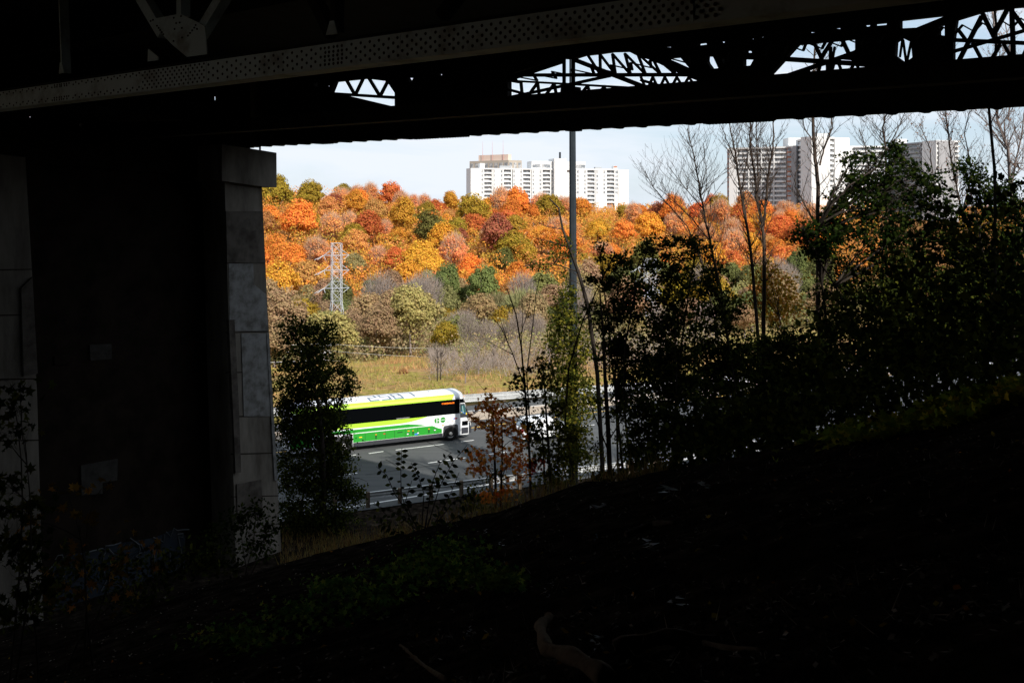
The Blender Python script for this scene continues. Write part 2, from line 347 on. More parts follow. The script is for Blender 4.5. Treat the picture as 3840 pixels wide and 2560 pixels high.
for ya in (985, 1245, 1395, 1560, 1700, 1860): slab([(870 if ya > 1500 else 850, ya), (1003 + (ya - 1150) * .06, ya - 4), (1003 + (ya - 1150) * .06, ya - 1), (870 if ya > 1500 else 850, ya + 4)], 40.985, .1, 'concrete_dark', 'form_line')
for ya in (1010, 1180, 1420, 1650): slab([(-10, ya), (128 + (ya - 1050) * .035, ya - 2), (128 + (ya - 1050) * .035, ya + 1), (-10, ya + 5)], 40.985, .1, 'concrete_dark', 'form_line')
slab([(888, 1815), (980, 1798), (986, 1930), (892, 1960)], 40.93, .1, 'concrete2', 'repair_patch')
slab([(905, 1250), (1010, 1250), (1025, 1560), (915, 1560)], 40.96, .1, 'patch', 'repair_patch')
slab([(336, 1293), (418, 1290), (420, 1345), (340, 1352)], 42.83, .15, 'patch_shaded', 'repair_patch')
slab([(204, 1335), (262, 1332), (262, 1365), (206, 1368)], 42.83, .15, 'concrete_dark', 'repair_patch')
slab([(304, 1745), (442, 1720), (440, 1800), (385, 1810), (385, 1850), (306, 1856)], 42.83, .15, 'patch_shaded', 'repair_patch')
slab([(80, 1080), (122, 1040), (142, 1400), (90, 1410)], 40.9, .15, 'concrete2', 'form_strip')
MB().bar(PS(975, 540, 41.5) - pl, PS(975, 566, 41.5) - pl, .08, .08).build('anchor_rod', M['steel_shaded'], pier)
# spray paint on the pier wall: a dull blue field with pale letter outlines
def gp(x, y, s=42.8): return PS(150 + x * .287, 1950 + y * .287, s) - pl
gf = MB().prism([gp(*p) for p in [(170, 620), (330, 460), (600, 420), (1060, 300), (1500, 230), (1780, 110), (1900, 200), (1900, 640), (1880, 830), (1300, 1010), (680, 1180), (180, 1310)]], DB * .05)
M['paint_blue'] = mat('paint_blue', (.014, .022, .034), .8, c2=(.02, .022, .025), scale=2)
M['paint_pale'] = mat('paint_pale', (.13, .135, .14), .7)
gfo = gf.build('graffiti', M['paint_blue'], pier)
ol = MB()
for pl_ in ([(200, 510), (230, 460), (290, 450), (310, 500)], [(120, 640), (180, 580), (280, 575), (215, 660), (290, 700), (325, 775), (230, 860)], [(600, 420), (820, 365), (860, 400), (855, 335), (960, 320), (1060, 290)],
            [(860, 420), (832, 460), (830, 620), (870, 790), (800, 920)], [(900, 370), (970, 450), (910, 400)], [(1180, 230), (1300, 320), (1310, 380), (1295, 430), (1370, 415), (1320, 310)],
            [(1255, 470), (1300, 495), (1290, 440), (1255, 470)], [(1080, 820), (1150, 930), (1250, 985), (1350, 980), (1410, 870), (1470, 935), (1540, 890)], [(1480, 380), (1460, 520), (1485, 700), (1500, 520), (1480, 380)],
            [(1480, 220), (1620, 285), (1620, 180)], [(1650, 150), (1710, 210), (1750, 100), (1790, 130), (1880, 120), (1950, 120)], [(1800, 180), (1870, 170), (1870, 220), (1810, 210), (1850, 420), (1880, 670)],
            [(1780, 620), (1720, 770), (1760, 830), (1790, 780)], [(1610, 580), (1600, 790), (1550, 790), (1580, 640)], [(1700, 400), (1705, 580), (1750, 600)], [(690, 1150), (790, 1090), (820, 1030)], [(180, 1305), (680, 1195), (1250, 1030), (1900, 830)]):
    ol.tube([gp(x, y, 42.76) for x, y in pl_], .028, 4)
ol.build('letter_outline', M['paint_pale'], gfo)
# ---------------------------------------------------------------- steel bridge
br = empty('steel_truss_bridge', (0, 0, 0), 0, 'dark riveted steel truss bridge spanning overhead with laced girders', 'bridge')
def NS(n, s, h): return DN * n + DB * s + Vector((0, 0, h))
def beam(nm, n0, n1, s0, s1, h0, h1, m):
    MB().prism([NS(n0, s0, h0), NS(n1, s0, h0), NS(n1, s0, h1), NS(n0, s0, h1)], DB * (s1 - s0)).build(nm, M[m], br)
DH = 6.42
beam('deck', -34, 33.5, -58, 95, DH, DH + .9, 'steel_shaded')  # runs unseen past the camera, made wider to keep the foreground dark
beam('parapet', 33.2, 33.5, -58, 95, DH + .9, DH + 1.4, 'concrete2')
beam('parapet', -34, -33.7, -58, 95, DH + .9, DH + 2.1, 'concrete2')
beam('far_lower_chord', 31.7, 32.3, -58, 95, 2.66, 3.5, 'steel_shaded')
beam('middle_lower_chord', 23.7, 24.3, -58, 95, 2.6, 3.1, 'steel_shaded')
for n in (-5.0, -19.0, 18.5): beam('floor_stringer', n - .25, n + .25, -58, 95, DH - .8, DH - .002, 'steel_shaded')
for s in (-30, -12, 78): beam('floor_beam', -33, 33, s - .2, s + .2, DH - 1.3, DH - .004, 'steel_shaded')
# cross frames: one over the pier, solid; open panel ones further along
def inside(p, poly):
    c = False; j = len(poly) - 1
    for i in range(len(poly)):
        a, b = poly[i], poly[j]
        if (a.y > p.y) != (b.y > p.y) and p.x < (b.x - a.x) * (p.y - a.y) / (b.y - a.y) + a.x: c = not c
        j = i
    return c
def holed(nm, outer, hp, f1, f2):      # plate with openings; f1, f2 map its plane to the two faces
    co = list(outer); fin = [list(range(len(outer)))]
    for p in hp: b = len(co); co += p; fin.append(list(range(b, b + len(p))))
    vo, eo, fo, _, _, _ = delaunay_2d_cdt(co, [], fin, 1, 1e-5); fk = []
    for f in fo:
        c = sum((vo[i] for i in f), Vector((0, 0))) / len(f)
        if inside(c, outer) and not any(inside(c, h) for h in hp): fk.append(tuple(f))
    V1 = [f1(v) for v in vo]; V2 = [f2(v) for v in vo]; nV = len(V1); ed = {}
    for f in fk:
        for i in range(len(f)):
            a, b = f[i], f[(i + 1) % len(f)]; ed.setdefault((min(a, b), max(a, b)), []).append((a, b))
    web = MB(); web.add(V1 + V2, fk + [tuple(i + nV for i in reversed(f)) for f in fk] + [(e[0][0], e[0][0] + nV, e[0][1] + nV, e[0][1]) for e in ed.values() if len(e) == 1])
    return web.build(nm, M['steel_shaded'], br)
tiny = [[(797, 362), (815, 360), (816, 381), (803, 379), (797, 374)], [(972, 398), (986, 388), (989, 391), (977, 400)], [(294, 464), (309, 463), (309, 474), (295, 474)], [(103, 437), (122, 439), (122, 442), (104, 440)]]
def sv(x, y): p = PS(x, y, 43.1); return Vector((p.dot(DN), p.z))
tp_ = [[sv(*a) for a in h] for h in tiny]
holed('cross_frame', [Vector((-33, 1.6)), Vector((31.6, 2.4)), Vector((31.6, DH - .01)), Vector((-33, DH - .01))], tp_, lambda v: NS(v.x, 43.05, v.y), lambda v: NS(v.x, 43.2, v.y))
# far web plate with its openings, 0.28 m thick, standing on the far lower chord
uN = DB; 
def uv(x, y, n=32.): p = PN(x, y, n); return Vector((p.dot(DB), p.z))
holes = [[(1184, 312), (1200, 311), (1200, 327), (1184, 325)], [(1222, 318), (1245, 325), (1228, 327)],
 [(1262, 308), (1375, 296), (1430, 303), (1452, 305), (1464, 315), (1488, 350), (1488, 404), (1320, 364), (1247, 346)],
 [(1531, 292), (1558, 294), (1550, 311), (1543, 311)], [(1579, 292), (1584, 294), (1584, 305)], [(1647, 273), (1666, 281), (1664, 285), (1647, 284)], [(1682, 264), (1695, 262), (1695, 270)],
 [(1911, 300), (1925, 292), (1932, 276), (2107, 222), (2150, 224), (2193, 210), (2250, 204), (2298, 197), (2363, 195), (2400, 214), (2455, 230), (2535, 269), (2575, 287), (2625, 306), (2625, 318), (2470, 332), (2446, 342), (2446, 366), (1911, 388)],
 [(2500, 221), (2556, 216), (2602, 270), (2500, 229)], [(2650, 212), (2680, 214), (2700, 258), (2675, 261), (2658, 238)], [(2708, 217), (2723, 218), (2722, 246)],
 [(2793, 223), (2833, 224), (2820, 248), (2793, 251)], [(2793, 192), (2823, 189), (2826, 201), (2793, 200)], [(2616, 175), (2622, 164), (2653, 161), (2658, 170)],
 [(2490, 177), (2518, 175), (2524, 180), (2490, 180)], [(2704, 156), (2724, 154), (2724, 163), (2709, 165)], [(2793, 144), (2802, 154), (2793, 155)], [(2815, 141), (2833, 150), (2820, 152)], [(2854, 139), (2874, 137), (2866, 146), (2854, 149)],
 [(3037, 120), (3070, 125), (3038, 128)], [(3116, 109), (3152, 104), (3158, 112), (3130, 110)], [(3180, 103), (3193, 110), (3182, 112)], [(3243, 95), (3267, 93), (3268, 102), (3251, 105)], [(3284, 91), (3332, 86), (3330, 97), (3284, 101)],
 [(2893, 298), (2893, 282), (2995, 170), (3212, 148), (3212, 190), (3140, 222), (3184, 226), (3279, 252), (3279, 266), (2985, 291)],
 [(3386, 144), (3428, 165), (3432, 214), (3398, 238), (3361, 211), (3364, 159)], [(3345, 275), (3395, 271), (3410, 287), (3345, 295)],
 [(3380, 79), (3539, 61), (3542, 66), (3441, 107), (3380, 110)], [(3525, 100), (3547, 93), (3547, 137), (3525, 134)], [(3439, 268), (3525, 268), (3500, 283), (3450, 284)],
 [(3591, 77), (3692, 46), (3784, 33), (3860, 27), (3900, 27), (3900, 262), (3790, 258), (3579, 250), (3579, 160)]]
outer = [Vector((94, DH - .02)), Vector((uv(4300, 0).x, DH - .02)), Vector((uv(4300, 0).x, 3.4)), Vector((94, 3.4))]
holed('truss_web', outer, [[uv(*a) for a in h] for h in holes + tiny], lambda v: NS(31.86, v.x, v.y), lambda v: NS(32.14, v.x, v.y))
def lat(nm, segs, n=32., w=.1):
    b = MB()
    for s in segs:
        a = PN(s[0], s[1], n); c = PN(s[2], s[3], n); wd = (s[4] if len(s) > 4 else 8) / F * (a.y + c.y) / 2
        b.bar(a, c, w, wd) if abs((c - a).normalized().z) < .9 else b.bar(a, c, wd, w, DN)
    return b.build(nm, M['steel_shaded'], br)
def flat(nm, segs, n=32., th=.12):          # bars whose width lies in the truss plane
    b = MB()
    for s in segs:
        a = PN(s[0], s[1], n); c = PN(s[2], s[3], n); wd = (s[4] if len(s) > 4 else 8) / F * (a.y + c.y) / 2
        d = (c - a).normalized(); w = DN.cross(d).normalized() * wd / 2; o = DN * th
        b.prism([a - w, c - w, c + w, a + w], o)
    return b.build(nm, M['steel_shaded'], br)
flat('lacing', [(1297, 302, 1325, 352, 10), (1358, 296, 1331, 352, 10), (1380, 293, 1419, 357, 10), (1452, 303, 1424, 357, 10), (1464, 312, 1490, 352, 9)], 31.7)
flat('strut', [(1240, 351, 1492, 367, 11)], 31.6)
flat('strut', [(1900, 282, 2612, 280, 13), (1896, 302, 2640, 345, 8)], 31.6)
flat('diagonal', [(1900, 367, 2285, 284, 10), (1900, 335, 2095, 388, 10), (2145, 222, 2410, 325, 16), (2490, 222, 2640, 290, 15), (2400, 300, 2640, 372, 10), (1890, 300, 2110, 226, 20)], 31.5)
MB().prism([PN(2103, 325, 31.4), PN(2156, 325, 31.4), PN(2162, 392, 31.4), PN(2096, 392, 31.4)], DN * .4).build('gusset_plate', M['steel_shaded'], br)
flat('vertical', [(2112, 215, 2112, 392, 9), (2147, 220, 2147, 392, 9)], 31.3)
def zig(x0, y0, x1, y1, u0, v0, u1, v1, k, w=8, n=31.8):   # zigzag between two lines
    s = []
    for i in range(k):
        a = i / k; b = (i + 1) / k
        p = ((x0 + (x1 - x0) * a, y0 + (y1 - y0) * a) if i % 2 == 0 else (u0 + (u1 - u0) * a, v0 + (v1 - v0) * a))
        q = ((u0 + (u1 - u0) * b, v0 + (v1 - v0) * b) if i % 2 == 0 else (x0 + (x1 - x0) * b, y0 + (y1 - y0) * b))
        s.append((*p, *q, w))
    return s
flat('lacing', zig(1950, 306, 2450, 338, 1925, 388, 2446, 368, 16, 8), 31.7)
flat('lacing', zig(2200, 205, 2480, 196, 2220, 280, 2560, 280, 12, 7), 31.75)
flat('lacing', zig(2400, 288, 2625, 290, 2400, 345, 2625, 318, 10, 6), 31.75)
flat('strut', [(2935, 221, 3290, 244, 18)], 31.6)
flat('diagonal', [(2885, 306, 3220, 192, 15)], 31.5)
flat('lacing', [(3050, 160, 3080, 222, 12), (3120, 150, 3078, 215, 12), (3155, 148, 3182, 205, 13), (3100, 230, 3100, 290, 8), (3035, 250, 3020, 292, 9), (3075, 238, 3060, 290, 9), (3125, 235, 3112, 282, 9), (3140, 232, 3158, 280, 8), (3200, 235, 3182, 278, 9), (3205, 235, 3228, 275, 8), (3255, 240, 3245, 272, 8), (3112, 175, 3110, 290, 9), (3128, 175, 3116, 240, 6)], 31.7)
flat('lacing', [(3372, 215, 3382, 145, 5), (3384, 148, 3396, 236, 6), (3398, 236, 3414, 158, 6), (3418, 160, 3424, 222, 5), (3450, 266, 3462, 284, 6), (3475, 284, 3485, 266, 5), (3492, 266, 3500, 284, 5)], 31.7)
flat('lacing', [(3585, 245, 3680, 60, 15), (3682, 50, 3726, 140, 15), (3778, 30, 3722, 135, 15), (3786, 32, 3850, 120, 15), (3590, 110, 3620, 150, 12), (3645, 160, 3696, 255, 12), (3750, 165, 3698, 255, 12), (3762, 165, 3812, 255, 12), (3850, 180, 3812, 255, 12), (3792, 20, 3800, 260, 16)], 31.7)
flat('strut', [(3530, 148, 3900, 164, 14)], 31.6)
flat('diagonal', [(3570, 194, 3900, 97, 12)], 31.5)
# bolts and batten edges under the far chord
bt = MB()
sA = uv(960, 500).x; sB = uv(3900, 400).x; s_ = sA
def bump(s, w, h): bt.prism([NS(31.66, s - w, 2.662), NS(31.66, s - w * .4, 2.66 - h), NS(31.66, s + w * .4, 2.66 - h), NS(31.66, s + w, 2.662)], DN * .5)
while s_ > sB: bump(s_, .19, .055); s_ -= 1.02
for x0, x1, st in ((915, 945, 7), (1205, 1245, 7), (1555, 1640, 10), (1650, 1760, 10), (2655, 2900, 12.5), (2140, 2180, 8)):
    x = x0
    while x < x1: bump(uv(x, 450).x, .045, .07); x += st
bt.build('rivet_row', M['steel_shaded'], br)
# second laced girder, half seen through the first
flat('lacing', zig(1700, 310, 3900, 60, 1760, 330, 3900, 90, 60, 5, 30), 24.0)
# near girder: box chord with cover plates, rivets, gusset and hangers
def y_top(x): return 309 - .131 * x if x < 530 else 239.5 - .1125 * (x - 530)
NC = 13.1
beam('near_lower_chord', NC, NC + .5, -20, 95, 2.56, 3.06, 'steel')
beam('chord_flange', NC - .1, NC + .6, -20, 95, 3.062, 3.10, 'steel_shaded')
def nplate(nm, px, n, th, m='steel'): return MB().prism([PN(x, y, n) for x, y in px], DN * th).build(nm, M[m], br)
def hz(x, h, n=NC): # photo row of height h at photo column x on plane n
    d = Vector(((x - CX) / F, 1, 0)); t = n / d.dot(DN); return HY - h / t * F
for x0, x1, h0, h1 in ((-200, 530, 2.58, 2.70), (-200, 530, 2.93, 3.04), (532, 706, 2.58, 3.04), (708, 772, 2.57, 3.05), (774, 1500, 2.60, 3.03), (1502, 2600, 2.60, 3.03)):
    nplate('cover_plate', [(x0, hz(x0, h0)), (x1, hz(x1, h0)), (x1, hz(x1, h1)), (x0, hz(x0, h1))], NC - .03, .028)
rv = MB()
def rivet(x, h, n=NC - .03, r=.029):
    p = PN(x, hz(x, h, n), n); k = 6; vs = []
    for rr, o in ((r, 0), (r * .75, .012), (0, .018)):
        for i in range(k if rr else 1):
            a = 2 * PI * i / k; vs.append(p - DN * o + DB * rr * math.cos(a) + Vector((0, 0, rr * math.sin(a))))
    rv.add(vs, [(i, (i + 1) % k, (i + 1) % k + k, i + k) for i in range(k)] + [(k + i, k + (i + 1) % k, 2 * k) for i in range(k)])
x = -20
while x < 530:
    for h in (2.61, 2.67, 2.96, 3.01):
        rivet(x + (9 if h in (2.67, 3.01) else 0) + rng.uniform(-2, 2), h)
    x += 24 if not (190 < x < 250) else 9
x = 536
while x < 770:
    for k, h in enumerate((2.62, 2.70, 2.78, 2.86, 2.94, 3.01)): rivet(x + (8 if k % 2 else 0), h, r=.030)
    x += 17
x = 782
while x < 2700:
    for k, h in enumerate((2.64, 2.72, 2.80, 2.88, 2.97)): rivet(x + (17 if k % 2 else 0) + rng.uniform(-1.5, 1.5), h, r=.033)
    x += 35 if not (1200 < x < 1270) else 16
gz = [(556, 84), (582, 70), (675, 52), (768, 98), (776, 204), (700, 214), (642, 165), (600, 120)]
nplate('gusset_plate', gz, NC - .06, .03)
for (px, py) in ((566, 80), (575, 76), (590, 98), (596, 106), (602, 114), (608, 122), (614, 130), (653, 68), (662, 88), (675, 86), (680, 62), (656, 110), (683, 106), (735, 95), (730, 105), (722, 115), (714, 125), (740, 110), (706, 135), (684, 142), (652, 155)):
    p = PN(px, py, NC - .06); rv.tube([p, p - DN * .02], .022, 6)
rv.build('riveting', M['rust'], br)
def nbar(nm, x0, y0, x1, y1, w, n=NC, m='steel', th=.25):
    a = PN(x0, y0, n); c = PN(x1, y1, n); wd = w / F * (a.y + c.y) / 2; d = (c - a).normalized(); ww = DN.cross(d).normalized() * wd / 2
    return MB().prism([a - ww, c - ww, c + ww, a + ww], DN * th).build(nm, M[m], br)
nbar('diagonal', 600, 125, 430, -160, 44); nbar('diagonal', 735, 130, 905, -150, 40); nbar('vertical', 670, 60, 668, -330, 30, NC + .01)
nbar('hanger', 231, 272, 214, -180, 9); nplate('hanger_foot', [(220, 277), (224, 235), (232, 240), (240, 273)], NC - .05, .04)
nplate('gusset_plate', [(553, 232), (555, 183), (592, 214), (592, 226)], NC - .02, .03)
nbar('diagonal', 1230, 130, 1100, -140, 40, m='steel_shaded'); nbar('vertical', 1246, 120, 1250, -300, 26, m='steel_shaded'); nplate('gusset_plate', [(1222, 132), (1236, 80), (1250, 78), (1264, 128)], NC - .03, .03)
nbar('diagonal', 1640, 60, 1800, -150, 40, m='steel_shaded')
nplate('lateral_plate', [(220, 395), (330, 395), (520, 425), (680, 450), (400, 455), (250, 430)], 19., .3, 'steel_shaded')
# ---------------------------------------------------------------- light pole
lp_ = PT(2150, 1860, 60.0); lp = empty('light_pole', (lp_.x, 60.0, -18), 0, 'tall dark grey octagonal light pole standing by the highway, ivy round its foot', 'light pole')
b = MB(); b.tube([(0, 0, 0), (-.02, 0, 14), (-.1, 0, 34)], [.31, .235, .15], 8); b.build('pole', M['pole'], lp)
MB().tube([(0, 0, 0), (0, 0, .5)], [.45, .42], 8).build('base', M['concrete2'], lp)
MB().tube([(-.1, 0, 34), (-1.2, -.2, 34.7), (-2.4, -.4, 34.9)], [.08, .07, .06], 6).build('arm', M['pole'], lp)
MB().tube([(-2.3, -.4, 34.88), (-3.1, -.5, 34.85)], [.16, .12], 8).build('lamp_head', M['pole'], lp)
# ---------------------------------------------------------------- coach
P = {}
P['white'] = mat('coach_white', (.80, .81, .82), .28, spec=.5); P['lime'] = mat('coach_lime', (.42, .70, .05), .3, spec=.5)
P['green'] = mat('coach_green', (.025, .30, .03), .3, spec=.5); P['glass'] = mat('coach_glass', (.002, .0025, .003), .15, spec=.03)
P['skirt'] = mat('coach_skirt', (.035, .037, .045), .5); P['trim'] = mat('coach_trim', (.06, .06, .065), .6); P['tyre'] = mat('tyre', (.018, .018, .018), .85)
P['rim'] = mat('rim_metal', (.68, .67, .64), .4, metal=.15, c2=(.42, .40, .37), scale=6); P['amber'] = mat('amber', (.85, .28, .02), .4); P['red'] = mat('red_lens', (.6, .02, .03), .35)
P['blue'] = mat('blue_sticker', (.05, .16, .6), .5); P['yellow'] = mat('yellow_sticker', (.8, .6, .03), .5); P['numgrey'] = mat('number_grey', (.16, .20, .25), .5)
P['mast'] = mat('mast_red', (.45, .22, .2), .6)
P['led'] = mat('orange_letters', (.8, .15, .01), .5, emit=((1, .19, .01), 1.3)); P['door'] = mat('door_glass', (.035, .10, .10), .15, spec=.5); P['seam'] = mat('seam_green', (.01, .09, .015), .6)
P['logo'] = mat('logo_green', (.04, .27, .04), .4); P['cyan'] = mat('pale_cyan', (.35, .55, .55), .4)
fw = PZ(1690, 1652); TH = math.atan2(-1652 + 1697, 1) # placeholder
ra = PZ(1296, 1696); TH = math.atan2(fw.y - ra.y, fw.x - ra.x); print('bus heading', math.degrees(TH), 'wheelbase', (fw - ra).length)
TH = R(25.5)
u_ = Vector((math.cos(TH), math.sin(TH), 0)); v_ = Vector((-math.sin(TH), math.cos(TH), 0)); oc = fw + v_ * 1.3
bus = empty('coach_bus', (oc.x, oc.y, -17.99), TH, 'green and white motor coach with black windows and large roof numerals driving on the highway', 'bus')
YN = -1.3
ring = [(-1.3, .34), (-1.3, 1.2), (-1.3, 3.0), (-1.285, 3.12), (-1.23, 3.24), (-1.13, 3.34), (-.95, 3.42), (-.6, 3.47), (0, 3.5)]
ring = ring + [(-y, z) for y, z in reversed(ring[:-1])]
def xf(y, z): return 1.66 - .02 * z - .42 * sm((z - 1.6) / 1.9) - .22 * sm((z - 2.9) / .6) * 1.4 - .30 * abs(y / 1.3) ** 5
cols = [-11.9, -8, -4, 0, .7, 1.0]
bd = MB(); vs = [(cx_, y, z) for cx_ in cols for y, z in ring] + [(xf(y, z), y, z) for y, z in ring]; k = len(ring)
bd.add(vs, [(i * k + j, i * k + j + 1, (i + 1) * k + j + 1, (i + 1) * k + j) for i in range(len(cols)) for j in range(k - 1)] + [tuple(range(k)), tuple(reversed(range(len(cols) * k, (len(cols) + 1) * k)))] +
       [(i * k, (i + 1) * k, (i + 1) * k + k - 1, i * k + k - 1) for i in range(len(cols))])
body = fix(bd.build('body', P['white'], bus))
for p_ in body.data.polygons: p_.use_smooth = len(p_.vertices) == 4
body.data.set_sharp_from_angle(angle=R(35))
def panel(nm, pts, m, off=.006, th=.0, par=None, y=YN):   # polygon (x,z) on the near side
    b = MB(); b.prism([(x, y - off, z) for x, z in pts], (0, max(off - .001, .002), 0)); return fix(b.build(nm, m, par or bus))
def rect(nm, x0, x1, z0, z1, m, off=.008): return panel(nm, [(x0, z0), (x1, z0), (x1, z1), (x0, z1)], m, off)
rect('window_band', -11.5, .72, 1.96, 3.02, P['glass'], .012)
st = MB(); sr = [(-1.304, 3.02), (-1.30, 3.07), (-1.289, 3.13), (-1.234, 3.247), (-1.133, 3.347), (-1.08, 3.376)]
xe = [.12, .16, .2, .27, .34, .38]
st.add([(-11.88, y, z + .004) for y, z in sr] + [(xe[i], y, z + .004) for i, (y, z) in enumerate(sr)], [(i, i + 1, i + 7, i + 6) for i in range(5)]); so = fix(st.build('lime_roof_stripe', P['lime'], bus))
so.data.polygons.foreach_set('use_smooth', [True] * 5)
def curve(pts, n=8):
    o = []
    for i in range(len(pts) - 1):
        p0 = pts[max(i - 1, 0)]; p1 = pts[i]; p2 = pts[i + 1]; p3 = pts[min(i + 2, len(pts) - 1)]
        for j in range(n):
            t = j / n; o.append(tuple(.5 * (2 * p1[a] + (p2[a] - p0[a]) * t + (2 * p0[a] - 5 * p1[a] + 4 * p2[a] - p3[a]) * t * t + (3 * p1[a] - p0[a] - 3 * p2[a] + p3[a]) * t ** 3) for a in (0, 1)))
    return o + [pts[-1]]
panel('lime_stripe', [(-11.88, 1.958), (-1.85, 1.958)] + list(reversed(curve([(-11.88, 1.66), (-5, 1.64), (-3.6, 1.66), (-2.6, 1.78), (-1.9, 1.93)]))), P['lime'])
panel('green_stripe', [(-11.88, 1.31), (-1.95, 1.30)] + list(reversed(curve([(-11.88, 1.54), (-4.2, 1.545), (-3.2, 1.52), (-2.4, 1.41), (-1.95, 1.31)]))), P['green'])
panel('green_skirt_panel', [(-7.43, .64), (-.7, .64), (-.7, .94), (-1.0, 1.03), (-1.45, 1.24), (-7.43, 1.25)], P['green'], .007)
panel('green_skirt_panel', [(-11.88, .64), (-10.4, .64), (-10.4, 1.25), (-11.88, 1.25)], P['green'], .007)
rect('dark_sill', -7.43, -.65, .34, .62, P['skirt'], .02)
rect('sill_line', -7.0, -.9, .37, .392, P['trim'], .03)
for x in (-6.55, -5.05, -4.35, -3.55, -2.6, -1.3): rect('panel_seam', x - .014, x + .014, .64, 1.24, P['seam'], .009)
for x in (-5.75, -2.95, -1.72):
    rect('hatch_latch', x - .06, x + .06, .74, 1.0, P['seam'], .012); rect('marker_light', x - .055, x + .055, 1.01, 1.07, P['amber'], .02)
for x, z in ((-3.3, 1.05), (-.63, 1.2)): rect('marker_light', x - .08, x + .08, z - .03, z + .03, P['amber'], .03)
rect('marker_light', -6.0, -5.85, 3.16, 3.2, P['amber'], -.03); rect('marker_light', 1.0, 1.1, 3.17, 3.21, P['amber'], .02)
rect('red_reflector', -5.2, -5.06, 1.0, 1.07, P['red'], .012); rect('blue_sign', -2.95 + .12, -2.95 + .38, .7, .82, P['blue'], .012)
rect('yellow_sign', -7.0, -6.78, .93, 1.0, P['yellow'], .012)
for x, z in ((-1.25, .92), (-2.55, .84), (-3.35, .84)): rect('fuel_flap', x - .1, x + .1, z - .05, z + .05, P['skirt'], .011); rect('flap_handle', x - .07, x + .06, z - .04, z + .03, P['white'], .016)
rect('battery_grille', -4.15, -3.75, .98, 1.06, P['seam'], .011)
for x0, x1, z0, z1 in ((-3.1, -1.5, .52, .6), (-7.0, -3.3, .47, .485)): rect('step_bar', x0, x1, z0, z1, P['trim'], .035)
rect('window_vent', -4.25, -3.2, 1.99, 2.07, P['trim'], .03); rect('vent_bar', -4.2, -3.25, 2.01, 2.03, P['rim'], .035)
# door, front
panel('door', [(.74, .36), (1.44, .36), (1.44, 1.6), (1.34, 1.78), (1.05, 3.0), (.74, 3.0)], P['white'], .014)
panel('door_glass', [(.76, 1.62), (1.40, 1.62), (1.36, 1.8), (1.10, 2.66), (.76, 2.66)], P['skirt'], .02)
panel('door_glass', [(.80, 1.9), (1.27, 1.9), (1.1, 2.55), (.82, 2.55)], P['door'], .026)
panel('door_rail', [(.98, 1.95), (1.03, 1.95), (.95, 2.5), (.91, 2.5)], P['cyan'], .032)
panel('door_rail', [(.8, 2.08), (1.25, 1.84), (1.25, 1.88), (.8, 2.12)], P['blue'], .036)
rect('door_handle', 1.2, 1.28, 1.82, 1.96, P['yellow'], .04); rect('door_handle', .82, .92, 2.0, 2.04, P['yellow'], .04)
panel('front_pillar', [(.74, 2.72), (1.12, 2.72), (1.02, 3.02), (.74, 3.02)], P['glass'], .022)
panel('door_window', [(.9, 1.02), (1.38, 1.02), (1.38, 1.36), (.9, 1.36)], P['glass'], .02)
panel('door_step_panel', [(.86, .42), (1.4, .42), (1.4, .88), (.86, .88)], P['skirt'], .02)
b = MB()
zs = [1.62, 1.9, 2.2, 2.5, 2.8, 3.05]; yy = [-1.3, -1.22, -.9, 0, .9, 1.22, 1.3]
b.add([(xf(y, z) + .012, y, z) for z in zs for y in yy], [(i * 7 + j, i * 7 + j + 1, (i + 1) * 7 + j + 1, (i + 1) * 7 + j) for i in range(5) for j in range(6)]); b.build('windshield', P['glass'], bus)
MB().box((1.62, 0, .62), (.22, 2.3, .46)).build('bumper', P['skirt'], bus)
for y in (-.95, .95): MB().box((1.66, y, 1.05), (.06, .4, .2)).build('headlight', P['rim'], bus)
mr = MB(); mr.tube([(1.45, -1.2, 1.72), (1.75, -1.4, 1.78), (1.98, -1.45, 1.92)], .035, 6); mo_ = mr.build('mirror', P['trim'], bus)
MB().box((2.0, -1.46, 2.22), (.12, .26, .5)).build('mirror_glass_housing', P['skirt'], mo_)
MB().tube([(1.83, -1.42, 1.9), (1.83, -1.42, 2.0)], .09, 8).build('mirror_lamp', P['skirt'], mo_)
# roof gear
MB().box((-1.15, -.1, 3.53), (.3, .34, .12)).build('roof_vent', P['white'], bus)
MB().box((-.5, -.35, 3.5), (.5, .7, .06)).build('roof_hatch', P['white'], bus)
# writing
def text(nm, s, size, mtx, m, par, ext=.004, sx=1., bold=0.0):
    c = bpy.data.curves.new(nm, 'FONT'); c.body = s; c.size = size; c.extrude = ext; c.offset = bold; c.align_x = 'LEFT'; c.space_character = 1.08
    t = bpy.data.objects.new(nm, c); COL.objects.link(t); dg = bpy.context.evaluated_depsgraph_get()
    me = bpy.data.meshes.new_from_object(t.evaluated_get(dg)); bpy.data.objects.remove(t); me.materials.clear(); me.materials.append(m)
    me.transform(Matrix.Diagonal((sx, 1, 1, 1))); o = link(nm, me, par); o.matrix_local = mtx; return o
side = Matrix.Rotation(PI / 2, 4, 'X')
b = MB()      # destination box
sgn = rect('destination_sign', -.95, .35, 2.68, 2.92, P['glass'], .016)
text('sign_lettering', '71F CENTENNIAL GO', .135, Matrix.Translation((-.72, YN - .022, 2.74)) @ side, P['led'], sgn, sx=.72, bold=.003)
text('fleet_number', '2587', .15, Matrix.Translation((.42, YN - .012, 3.04)) @ side, P['numgrey'], bus, sx=.9)
